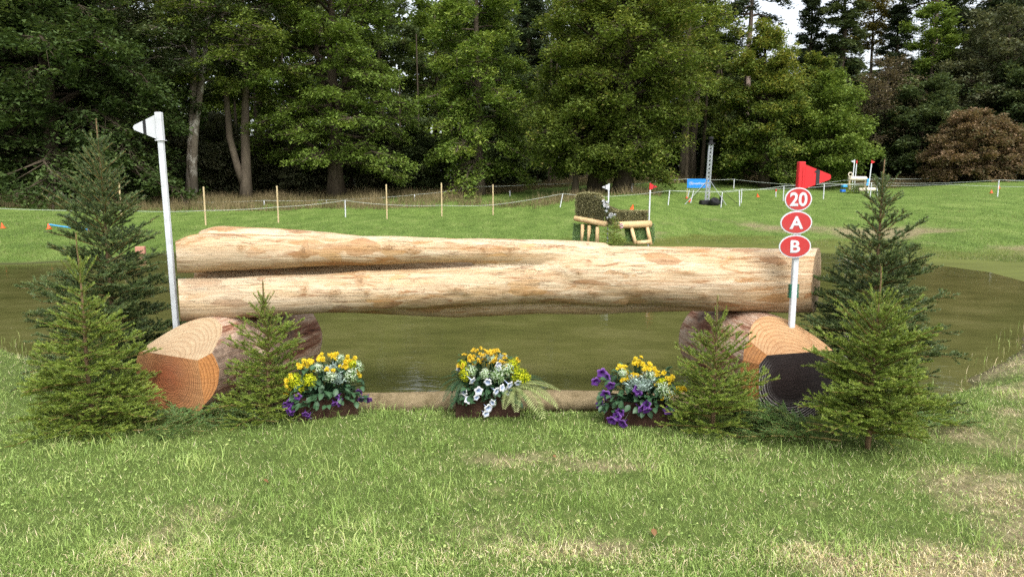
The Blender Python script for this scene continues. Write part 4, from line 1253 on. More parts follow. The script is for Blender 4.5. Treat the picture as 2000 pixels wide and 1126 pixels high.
# ------------------------------------------------------------------ spruces
def needle_mesh(g, A, B, nlen, dens, seed, w=.0019, tint=None, tipglow=.25):
    r = rng(seed)
    L = np.linalg.norm(B - A, axis=1)
    cnt = np.maximum((L * dens).astype(int), 4)
    idx = np.repeat(np.arange(len(A)), cnt)
    n = len(idx)
    t = r.random(n)
    T = unit(B - A)[idx]
    ref = np.where(np.abs(T[:, 2:3]) < .9, np.array([[0, 0, 1.0]]), np.array([[1.0, 0, 0]]))
    u = unit(np.cross(T, ref)); v = np.cross(u, T)
    a = r.random(n) * 2 * math.pi
    rad = u * np.cos(a)[:, None] + v * (np.abs(np.sin(a)) * 1.3 - .35)[:, None]
    d = unit(T * r.uniform(.55, 1.0, n)[:, None] + rad)
    P = A[idx] + (B - A)[idx] * t[:, None]
    ln = np.broadcast_to(nlen, (n,)) * r.uniform(.7, 1.15, n) * (1 - .25 * t)
    s = unit(np.cross(d, r.normal(0, 1, (n, 3)))) * w * .72
    V = np.stack([P - s, P + s, P + d * ln[:, None]], 1).reshape(-1, 3)
    i = np.arange(n) * 3
    tt = (tint if tint is not None else np.full(len(A), .45))[idx]
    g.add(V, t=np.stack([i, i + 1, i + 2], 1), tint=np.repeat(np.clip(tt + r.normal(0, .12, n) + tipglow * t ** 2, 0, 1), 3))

def branch_shoots(base_, d, L, rise, sag, r, lat_gap, lat_k=.5, sub=True, ang=.85, plane=None):
    """one spruce branch: main axis points and shoots, list of (A,B,radius,level)"""
    m = max(4, int(L / .04))
    t = np.linspace(0, 1, m)
    P = base_ + d * (L * t)[:, None]
    P[:, 2] += L * (rise * t - sag * t * t + .25 * sag * t ** 3)
    P += np.cumsum(r.normal(0, .0025, P.shape), 0)
    out = [(P[i], P[i + 1], .0045 * (1 - .75 * t[i]) * (L / .35) ** .5 + .0008, 0) for i in range(m - 1)]
    side = np.array([-d[1], d[0], 0])
    k = int(L / lat_gap)
    for i in range(k):
        ft = .12 + .86 * (i + r.random() * .6) / max(k, 1)
        p = np.array([np.interp(ft, t, P[:, q]) for q in range(3)])
        sgn = 1 if i % 2 else -1
        a = ang * r.uniform(.75, 1.2)
        dd = d * math.cos(a) + side * (sgn * math.sin(a)) + np.array([0, 0, r.normal(.24, .20) + rise * .45 - 2 * sag * ft * .3])
        dd /= np.linalg.norm(dd)
        ll = (lat_k * L * (1 - ft) * (1.0 if ft > .3 else .55 + 1.5 * ft) + .042) * r.uniform(.7, 1.25)
        q = p + dd * ll - np.array([0, 0, .04 * ll])
        mid = p + dd * ll * .55
        out.append((p, mid, .0016, 1)); out.append((mid, q, .0011, 2))
        if sub and ll > .11:
            for jj in range(int(ll / .032)):
                fs = .25 + .65 * r.random()
                s2 = 1 if (jj % 2) else -1
                perp = np.cross(dd, np.array([0, 0, 1.0])); perp /= np.linalg.norm(perp) + 1e-9
                d2 = dd * .8 + perp * s2 * .65 + np.array([0, 0, r.normal(.16, .15)])
                d2 /= np.linalg.norm(d2)
                p2 = p + dd * ll * fs
                out.append((p2, p2 + d2 * (.42 * ll * (1 - fs) + .032) * r.uniform(.8, 1.2), .0009, 2))
    return out

def spruce_geo(Ht, Rad, seed, bare=.04, up_low=.1, up_top=1.0, whorl=.085, per=6, nlen=.014, dens=520, taper=.9, w=.0019, lead=.17, sag=.25, lat_gap=.036, tr=.016, leadtwigs=5):
    r = rng(seed)
    wood, twig, need = Geo(), Geo(), Geo()
    hz = np.linspace(-.03, Ht, 14)
    bend = np.cumsum(r.normal(0, .0025, (14, 2)), 0)
    trunk = np.stack([bend[:, 0], bend[:, 1], hz], 1)
    tube(wood, trunk, np.interp(hz, [0, Ht * .9, Ht], [tr, tr * .28, tr * .2]), 8, tint=.5)
    sh = []
    ztop = Ht * (1 - lead)
    z, a0 = bare, r.random() * 6
    while z < ztop:
        f = (z - bare) / (ztop - bare)
        nb = int(per * (1 - .25 * f) + r.random())
        for i in range(nb):
            a = a0 + i * 2 * math.pi / nb + r.normal(0, .22)
            d = np.array([math.cos(a), math.sin(a), 0])
            L = Rad * ((1 - f) ** taper * .95 + .07) * r.uniform(.62, 1.15) * (1 if f > .08 else .85)
            rise = math.tan(up_low + (up_top - up_low) * f ** 1.5) * r.uniform(.75, 1.2)
            rise = min(rise, 1.25)
            zz = z + r.uniform(-.03, .03)
            b = np.array([np.interp(zz, hz, trunk[:, 0]), np.interp(zz, hz, trunk[:, 1]), zz])
            sh += branch_shoots(b, d, L, rise, sag * (1 - f), r, lat_gap, sub=True)
        a0 += 1.1
        z += whorl * r.uniform(.8, 1.2) * (1 - .25 * f)
    # leader with its candle-like top whorl
    for q in range(leadtwigs * 2):
        lo = q < leadtwigs
        zz = ztop + (0.02 if lo else .22 * lead * Ht + .1 * r.random() * lead * Ht)
        a = q * 2.4 + r.random()
        d = np.array([math.cos(a), math.sin(a), 1.5 if lo else 1.1])
        d /= np.linalg.norm(d)
        ll = Ht * lead * (.66 if lo else .36) * r.uniform(.7, 1.15)
        b = np.array([np.interp(zz, hz, trunk[:, 0]), np.interp(zz, hz, trunk[:, 1]), zz])
        sh.append((b, b + d * ll * .5, .0022, 1)); sh.append((b + d * ll * .5, b + d * ll + np.array([0, 0, .02 * ll]), .0016, 2))
    for q in range(6):
        z1, z2 = ztop + (Ht - ztop) * q / 6, ztop + (Ht - ztop) * (q + 1) / 6
        c = np.array([np.interp(z1, hz, trunk[:, 0]), np.interp(z1, hz, trunk[:, 1]), z1])
        e = np.array([np.interp(z2, hz, trunk[:, 0]), np.interp(z2, hz, trunk[:, 1]), z2])
        sh.append((c, e, .0045, 1))
    A = np.array([x[0] for x in sh]); B = np.array([x[1] for x in sh])
    rr = np.array([x[2] for x in sh]); lv = np.array([x[3] for x in sh])
    k = (B[:, 2] > -.005)
    A, B, rr, lv = A[k], B[k], rr[k], lv[k]
    A[:, 2] = np.maximum(A[:, 2], .01); B[:, 2] = np.maximum(B[:, 2], .012)
    segments(twig, A, B, rr, rr * .8, 4, tint=np.clip(r.normal(.45, .2, len(A)), 0, 1))
    need_d = np.where(lv == 0, .55, 1.0)
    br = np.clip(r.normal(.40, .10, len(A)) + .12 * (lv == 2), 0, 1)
    sel = lv == 0
    if sel.any():
        needle_mesh(need, A[sel], B[sel], nlen, dens * .45, seed + 1, w, br[sel], .05)
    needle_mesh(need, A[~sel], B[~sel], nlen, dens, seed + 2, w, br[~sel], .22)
    return wood, twig, need

def spruce(label, x, y, mat, rz=0.0, tiltx=0.0, **kw):
    t = thing('spruce_tree', label, 'spruce', (x, y, h1(x, y)), rz, 'cut spruces dressing the log jump')
    t.rotation_euler = (0, tiltx, rz)
    w, tw, nd = spruce_geo(**kw)
    w.obj('trunk', M['sprucewood'], t, smooth=True)
    tw.obj('branches', M['twig'], t)
    nd.obj('needles', M[mat], t)
    return t

def gpt(px, py):
    p = ground_at(px, py)
    return p.x, p.y

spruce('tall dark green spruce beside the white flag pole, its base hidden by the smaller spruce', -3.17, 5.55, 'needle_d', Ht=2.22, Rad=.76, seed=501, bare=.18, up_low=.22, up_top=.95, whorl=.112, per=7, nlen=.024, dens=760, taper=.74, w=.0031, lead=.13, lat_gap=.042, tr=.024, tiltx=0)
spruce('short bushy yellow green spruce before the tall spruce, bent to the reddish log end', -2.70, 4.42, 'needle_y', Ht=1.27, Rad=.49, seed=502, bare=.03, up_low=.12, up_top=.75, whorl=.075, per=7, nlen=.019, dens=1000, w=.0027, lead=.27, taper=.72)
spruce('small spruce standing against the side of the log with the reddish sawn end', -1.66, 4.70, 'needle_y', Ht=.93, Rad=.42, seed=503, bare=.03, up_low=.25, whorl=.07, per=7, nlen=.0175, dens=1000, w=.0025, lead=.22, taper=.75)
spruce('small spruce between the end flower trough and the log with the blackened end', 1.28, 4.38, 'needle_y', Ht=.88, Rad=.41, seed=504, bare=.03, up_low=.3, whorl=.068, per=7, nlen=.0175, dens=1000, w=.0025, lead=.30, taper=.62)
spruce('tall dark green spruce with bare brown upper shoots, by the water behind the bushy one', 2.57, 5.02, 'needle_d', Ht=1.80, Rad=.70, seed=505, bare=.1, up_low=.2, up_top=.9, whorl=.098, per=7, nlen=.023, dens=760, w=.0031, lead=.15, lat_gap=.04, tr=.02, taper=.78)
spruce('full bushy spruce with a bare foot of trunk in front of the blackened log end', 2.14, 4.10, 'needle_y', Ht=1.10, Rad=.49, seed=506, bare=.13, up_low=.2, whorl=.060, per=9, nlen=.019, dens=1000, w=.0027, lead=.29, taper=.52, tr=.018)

# ------------------------------------------------------------------ cut boughs on the grass
def bough(label, x, y, ang, L, seed, z=.02):
    r = rng(seed)
    t = thing('spruce_bough', label, 'bough', (x, y, h1(x, y)), ang, 'cut boughs lying on the grass')
    twig, need = Geo(), Geo()
    sh = branch_shoots(np.array([0, 0, z]), np.array([1.0, 0, 0]), L, .16, .17, r, .034, lat_k=.62, sub=True, ang=.62)
    A = np.array([q[0] for q in sh]); B = np.array([q[1] for q in sh]); rr = np.array([q[2] for q in sh]); lv = np.array([q[3] for q in sh])
    A[:, 2] = np.maximum(A[:, 2] * .8, .006); B[:, 2] = np.maximum(B[:, 2] * .8, .006)
    segments(twig, A, B, rr * .9 + .0003, rr * .8 + .0002, 4, tint=np.clip(r.normal(.7, .15, len(A)), 0, 1))
    needle_mesh(need, A, B, .0145, 1000, seed + 1, .0022, np.clip(r.normal(.4, .12, len(A)), 0, 1), .1)
    twig.obj('stem', M['twig'], t)
    need.obj('needles', M['needle_b'], t)

bough('cut bough lying under the reddish log end', -1.90, 4.50, R(165), .55, 601)
bough('cut bough tip resting against the reddish log end, half under the bushy spruce', -2.40, 4.46, R(20), .50, 602, .05)
bough('cut bough spread on the grass between the bushy spruce and the reddish log', -2.42, 4.36, R(-8), .52, 603)
bough('cut bough lying by the small spruce against the reddish log', -1.55, 4.52, R(175), .48, 604)
bough('cut bough lowest on the grass under the blackened log end', 2.02, 4.18, R(178), .66, 605)
bough('cut bough just under the blackened sawn face', 2.05, 4.36, R(166), .74, 606, .05)
bough('cut bough with pale stem pointing to the small spruce', 2.06, 4.26, R(172), .68, 607, .035)
bough('cut bough reaching to the foot of the small spruce', 1.98, 4.44, R(182), .62, 608, .03)
bough('cut bough behind the bare foot of the bushy spruce', 2.5, 4.34, R(10), .5, 609, .03)

# ------------------------------------------------------------------ flags and number signs
def rounded_tri(w, h, k=6, tip=.018):
    """pennant outline from x=0 (height h) to the rounded point at x=w"""
    pts = [(0, -h / 2), (0, h / 2)]
    a = math.atan2(h / 2 - tip, w - tip)
    for i in range(k + 1):
        th = math.pi / 2 - a * .6 - i * (math.pi - 1.2 * a) / k
        pts.append((w - tip + tip * math.cos(th), tip * math.sin(th)))
    return pts[::-1]

def flag_pole(label, x, y, z_top, mat, flagmat, side, pole_w=.034, fl_h=.15, fl_w=.13, z_bot=None, rot=0.0, stripe=True, name='flag_pole', one=False, detail=True, lean=0.0, group=None):
    zb = h1(x, y) if z_bot is None else z_bot
    t = thing(name, label, 'flag', (x, y, zb), rot, group)
    t.rotation_euler = (0, lean, rot)
    h = z_top - zb
    g = Geo(); box(g, (0, 0, h / 2 - .05), (pole_w, pole_w * .8, h + .06), bev=.004 if detail else 0)
    g.obj('pole', M[mat], t)
    g = Geo()
    s = pole_w
    box(g, (0, 0, h - fl_h / 2 + .012), (s * 1.22, s * .98, fl_h + .02), bev=.005 if detail else 0)
    if detail:
        box(g, (0, 0, h - fl_h + .003), (s * 1.55, s * 1.35, .006))
        box(g, (side * s * .25, -s * .51, h - fl_h / 2), (s * .3, .004, fl_h * .8))
    o = rounded_tri(fl_w, fl_h * .96, tip=.022 if detail else .01)
    o = [(side * (px_ + s * .55), pz_ + h - fl_h / 2 + .008) for px_, pz_ in o]
    if side < 0:
        o = o[::-1]
    prism(g, o, .012)
    fo = g.obj('flag', M[flagmat], t)
    if stripe:
        f1, f2 = .44, .57
        g = Geo()
        hh = lambda f: fl_h * .96 * (1 - f) / 2 + .012 * f
        q = [(side * (f * fl_w + s * .55), sg * (hh(f) + .001) + h - fl_h / 2 + .008) for f, sg in ((f1, -1), (f2, -1), (f2, 1), (f1, 1))]
        prism(g, q if side > 0 else q[::-1], .0165)
        if one:
            zt = h - fl_h / 2 + .008 + hh(f1)
            q = [(side * (f1 * fl_w + s * .55 + dx), zt + dz) for dx, dz in ((-.012, -.022), (.004, -.026), (.004, -.008), (-.010, -.012))]
            prism(g, q if side > 0 else q[::-1], .0168)
        g.obj('stripe', M['black'], fo)
    return t

pL = at(347, 640, 5.45)
flag_pole('leaning white flag pole with a white flag crossed by a black stripe', pL.x - .0, 5.45, at(308, 225, 5.45).z, 'whitepole', 'white', -1, pole_w=.041, fl_h=.188, fl_w=.185, z_bot=h1(pL.x, 5.45), rot=R(-5), lean=R(-.9))
pR = at(1546, 630, 4.96)
red_pole = flag_pole('white flag pole with a red flag standing above three red number signs', pR.x, 4.96, at(1570, 322, 4.96).z, 'whitepole', 'red', 1, pole_w=.040, fl_h=.178, fl_w=.195, z_bot=.52, rot=R(5), one=True, lean=R(.3))
g = Geo()
zc = at(1546, 568, 4.96).z - .52
for sx in (-1, 1):
    for i in range(9):
        box(g, (sx * .027, .004, zc - .044 + i * .011), (.014, .03, .0075))
    box(g, (sx * .022, .004, zc), (.006, .024, .096))
g.obj('spring_clip', M['greenpl'], red_pole)

def glyph_mesh(txt, size, depth, bold, mat, sx=1.0):
    cu = bpy.data.curves.new('lettering', 'FONT')
    cu.body, cu.size, cu.extrude, cu.offset = txt, size, depth, bold
    cu.align_x, cu.align_y = 'CENTER', 'CENTER'
    cu.resolution_u = 6
    o = bpy.data.objects.new('lettering', cu)
    COL.objects.link(o)
    me = bpy.data.meshes.new_from_object(o.evaluated_get(bpy.context.evaluated_depsgraph_get()))
    bpy.data.objects.remove(o)
    n = len(me.vertices)
    co = np.empty(n * 3, np.float32); me.vertices.foreach_get('co', co); co = co.reshape(-1, 3)
    co[:, 0] -= (co[:, 0].max() + co[:, 0].min()) / 2
    co[:, 1] -= (co[:, 1].max() + co[:, 1].min()) / 2
    co = np.stack([co[:, 0] * sx, -co[:, 2], co[:, 1]], 1)
    me.vertices.foreach_set('co', co.astype(np.float32).ravel())
    me.materials.clear(); me.materials.append(M[mat])
    me.name = 'lettering'
    return me

def ellipse_plate(g, rx, rz, d, off=(0, 0, 0), n=40):
    return prism(g, [(rx * math.cos(2 * math.pi * i / n), rz * math.sin(2 * math.pi * i / n)) for i in range(n)], d, off=off)

def sign(txt, px, py, rx, rz, Y, size, sx, label, rot=R(4)):
    c = at(px, py, Y)
    k = 1 / ppm(Y, py)
    t = thing('number_sign', label, 'sign', c, rot, 'red oval signs on the flag pole')
    g = Geo(); ellipse_plate(g, rx * k, rz * k, .006); g.obj('plate', M['white'], t)
    g = Geo(); ellipse_plate(g, (rx - 2.6) * k, (rz - 2.4) * k, .003, (0, -.0035, 0)); f = g.obj('red_face', M['signred'], t)
    link_mesh('lettering', glyph_mesh(txt, size, .0012, .0034, 'white', sx), t, (0, -.0062, 0))
    return t

sign('20', 1559, 389, 27.5, 22.8, 4.925, .128, .98, 'red oval sign with the number 20, topmost under the red flag')
sign('A', 1555, 434.5, 32, 22.5, 4.925, .118, 1.1, 'red oval sign with the letter A in the middle of the pole')
sign('B', 1552.5, 481, 32.3, 22.5, 4.925, .118, 1.12, 'red oval sign with the letter B, lowest of the signs')

# ------------------------------------------------------------------ flower troughs
def petal_flower(rad, n, layers, cup, seed, tintr=(.2, .9)):
    """many-petalled chrysanthemum head, axis +Z"""
    r = rng(seed)
    g = Geo()
    for l in range(layers):
        rr = rad * (1 - .26 * l)
        for i in range(n):
            a = 2 * math.pi * (i + .5 * l) / n + r.normal(0, .1)
            d = np.array([math.cos(a), math.sin(a), 0]); s = np.array([-d[1], d[0], 0])
            el = cup + .35 * l + r.normal(0, .12)
            b = d * rad * .12
            m = b + (d * math.cos(el) + np.array([0, 0, math.sin(el)])) * rr * .55
            e = b + (d * math.cos(el * .8) + np.array([0, 0, math.sin(el * .8)])) * rr
            w = rad * .16
            tt = r.uniform(*tintr)
            g.add([b, m - s * w, e, m + s * w], q=[(0, 1, 2, 3)], tint=[tt * .5, tt, tt, tt])
    return g

def trumpet(rad, length, seed, tl=(.2, .9), lobes=5):
    """petunia: a funnel with five ruffled lobes, axis +Z, mouth at z=0"""
    r = rng(seed)
    n = 20
    rows = [(.06, -1.0), (.10, -.7), (.20, -.35), (.45, -.08), (.82, .05), (1.0, -.06)]
    V, tt = [], []
    for k, (q, z) in enumerate(rows):
        for i in range(n):
            a = 2 * math.pi * i / n
            ruf = 1 + (.17 * math.cos(lobes * a) if k > 3 else 0) * (1 if k == 5 else .5)
            zz = z * length + (.10 * rad * math.sin(lobes * a * 2 + 1) if k == 5 else 0)
            V.append((rad * q * ruf * math.cos(a), rad * q * ruf * math.sin(a), zz))
            tt.append([tl[0], tl[0], tl[0], tl[0] * .6, (tl[0] + tl[1]) / 2, tl[1]][k] + r.normal(0, .05))
    q = [(k * n + i, k * n + (i + 1) % n, (k + 1) * n + (i + 1) % n, (k + 1) * n + i) for k in range(len(rows) - 1) for i in range(n)]
    return Geo().add(V, q=q, tint=np.clip(tt, 0, 1))

def oval_leaf(L, W, seed):
    r = rng(seed)
    g = Geo()
    rows = [(0, .0), (.22, .75), (.5, 1.0), (.78, .72), (1.0, .02)]
    V, tt = [], []
    for f, w in rows:
        zc = -.35 * L * f * f
        for sd in (-1, 0, 1):
            V.append((f * L, sd * w * W / 2, zc + (.10 * L * abs(sd) * w)))
            tt.append(.75 if sd == 0 else .35 + .15 * r.random())
    q = [(k * 3 + j, k * 3 + j + 1, k * 3 + j + 4, k * 3 + j + 3) for k in range(4) for j in range(2)]
    return g.add(V, q=q, tint=tt)

def spray_geo(seed, R_, n, fl, tl=(0, 1)):
    """ball of tiny florets on hair stems"""
    r = rng(seed)
    g = Geo()
    d = unit(r.normal(0, 1, (n, 3)) + np.array([0, 0, .45]))
    P = d * (R_ * r.uniform(.55, 1.0, n))[:, None]
    k = n
    for m in range(3):
        s1 = unit(np.cross(d, r.normal(0, 1, (k, 3)))) * fl
        s2 = np.cross(d, s1)
        c = P + r.normal(0, fl * .7, (k, 3))
        V = np.stack([c - s1, c - s2 * .8, c + s1, c + s2 * .8], 1).reshape(-1, 3)
        i = np.arange(k) * 4
        g.add(V, q=np.stack([i, i + 1, i + 2, i + 3], 1), tint=np.repeat(np.clip(r.uniform(*tl, k), 0, 1), 4))
    segments(g, np.zeros((k, 3)), P, .0012, .0008, 3, tint=.02)
    return g

def silver_geo(seed, n=26):
    r = rng(seed)
    g = Geo()
    for i in range(n):
        a, el = r.random() * 6.28, r.uniform(.4, 1.4)
        d = np.array([math.cos(a) * math.cos(el), math.sin(a) * math.cos(el), math.sin(el)])
        L = r.uniform(.06, .11)
        s = np.cross(d, [0, 0, 1.0]); s /= np.linalg.norm(s) + 1e-6
        for j in range(9):
            f = .2 + .8 * j / 9
            b = d * L * f
            for sg in (-1, 1):
                e = b + (d * .7 + s * sg * .8) * .018 * r.uniform(.7, 1.3) + r.normal(0, .003, 3)
                w = np.cross(e - b, r.normal(0, 1, 3)); w = w / (np.linalg.norm(w) + 1e-9) * .0035
                m = (b + e) / 2
                g.add([b, m + w, e, m - w], q=[(0, 1, 2, 3)], tint=r.uniform(.2, 1))
    return g

def frond_geo(L, W, seed, n=22):
    r = rng(seed)
    g = Geo()
    t = np.linspace(0, 1, 12)
    P = np.stack([L * (t * .98), np.zeros(12), L * (.26 * t - .70 * t ** 2)], 1)
    tube(g, P, np.linspace(.0022, .0008, 12), 4, cap=False, tint=.7)
    for i in range(n):
        f = .12 + .88 * i / n
        b = np.array([np.interp(f, t, P[:, q]) for q in range(3)])
        tan = np.array([np.interp(f, t, np.gradient(P[:, q], t)) for q in range(3)]); tan /= np.linalg.norm(tan)
        w = W * math.sin(math.pi * (f * .82 + .14)) ** .8
        for sg in (-1, 1):
            e = b + np.array([0, sg * w, 0]) + tan * w * .55 - np.array([0, 0, .14 * w])
            m = (b + e) / 2 + tan * .35 * L / n
            m2 = (b + e) / 2 - tan * .42 * L / n
            g.add([b, m2, e, m], q=[(0, 1, 2, 3)], tint=r.uniform(.1, 1))
    return g

MUM = [petal_flower(.0165, 11, 3, .3, 700 + i).mesh('bloom', False, M['mum']) for i in range(3)]
MUMG = [petal_flower(.0155, 11, 3, .5, 710 + i).mesh('bloom', False, M['mumg']) for i in range(3)]
PET = trumpet(.026, .048, 720).mesh('bloom', True, M['purple'])
WPET = trumpet(.027, .058, 721, (.1, 1.0)).mesh('bloom', True, M['whitepet'])
LEAF = [oval_leaf(.050, .034, 730 + i).mesh('leaf', True, M['darkgreen']) for i in range(3)]
BROWNL = oval_leaf(.07, .05, 740).mesh('leaf', True, M['leafbrown'])

def aim(d, spin=0.0):
    """rotation that turns +Z to d"""
    return (Vector(d).to_track_quat('Z', 'Y') @ Matrix.Rotation(spin, 4, 'Z').to_quaternion()).to_euler()

def aimx(d, roll=0.0):
    return (Vector(d).to_track_quat('X', 'Z') @ Matrix.Rotation(roll, 4, 'X').to_quaternion()).to_euler()

def trough(label, c, rz, L=.46, W=.19, Hh=.17):
    t = thing('flower_trough', label, 'flower trough', (c[0], c[1], h1(c[0], c[1])), rz, 'brown wooden flower troughs')
    for sy in (-1, 1):
        g = Geo(); box(g, (0, sy * (W / 2 - .009), Hh / 2 - .01), (L, .018, Hh + .02), bev=.003)
        g.obj('board', M['trough'], t)
    for sx in (-1, 1):
        g = Geo(); box(g, (sx * (L / 2 - .0105), 0, Hh / 2 - .012), (.018, W - .040, Hh + .012), bev=.003)
        g.obj('end_board', M['trough'], t)
    g = Geo(); box(g, (0, 0, Hh * .5), (L - .044, W - .044, Hh * .75)); g.obj('soil', M['soil'], t)
    return t

def place(c, rz, lx, ly, lz):
    ca, sa = math.cos(rz), math.sin(rz)
    return Vector((c[0] + lx * ca - ly * sa, c[1] + lx * sa + ly * ca, lz))

def stems_obj(root, pts, base_=(0, 0, 0)):
    g = Geo()
    for p in pts:
        p = np.array(p)
        tube(g, [np.array(base_), np.array(base_) * .5 + p * .5 + np.array([0, 0, .012]), p], [.0022, .0018, .0014], 4, cap=False, tint=.3)
    g.obj('stems', M['darkgreen'], root)

def bunch(name, label, cat, c, rz, l, meshes, pts, dirs, group, seed, scale=(.85, 1.2)):
    """a bunch of flower heads on stems: heads at pts (local to the trough), stems from l"""
    r = random.Random(seed)
    o = place(c, rz, *l)
    t = thing(name, label, cat, o, rz, group)
    loc = [np.array(p) - np.array(l) for p in pts]
    for p, d in zip(loc, dirs):
        link_mesh('bloom', r.choice(meshes), t, p, aim(d, r.random() * 6), r.uniform(*scale))
    stems_obj(t, loc)
    return t

def dome(seed, n, cx, rx, ry, z0, z1, front=True):
    """points over the visible dome of a trough planting"""
    r = random.Random(seed)
    out = []
    for i in range(n):
        a = r.uniform(math.pi, 2 * math.pi) if (front and r.random() < .75) else r.uniform(0, math.pi)
        q = math.sqrt(r.random())
        x, y = cx + rx * q * math.cos(a), ry * q * math.sin(a)
        z = z0 + (z1 - z0) * math.sqrt(max(0, 1 - q * q)) + r.uniform(-.015, .015)
        n_ = Vector((math.cos(a) * q * .8, math.sin(a) * q * .9 - .25, .35 + .6 * (1 - q)))
        out.append(((x, y, z), n_.normalized()))
    return out

def leaf_plant(label, c, rz, cx, pts, seed, group):
    r = random.Random(seed)
    l = (cx, 0, .15)
    t = thing('leafy_plant', label, 'plant', place(c, rz, *l), rz, group)
    loc = []
    for p in pts:
        q = np.array(p) - np.array(l)
        d = Vector((q[0] * 2.2 + r.uniform(-.4, .4), q[1] * 2.2 + r.uniform(-.5, .1), r.uniform(-.5, .55)))
        link_mesh('leaf', r.choice(LEAF), t, q, aimx(d, r.uniform(-.6, .6)), r.uniform(.75, 1.25))
        loc.append(q)
    stems_obj(t, loc[::2])

def leaf_cloud(seed, n, rx, y0, y1, z0, z1):
    r = random.Random(seed)
    return [(r.uniform(-rx, rx), r.uniform(y0, y1), r.uniform(z0, z1)) for _ in range(n)]

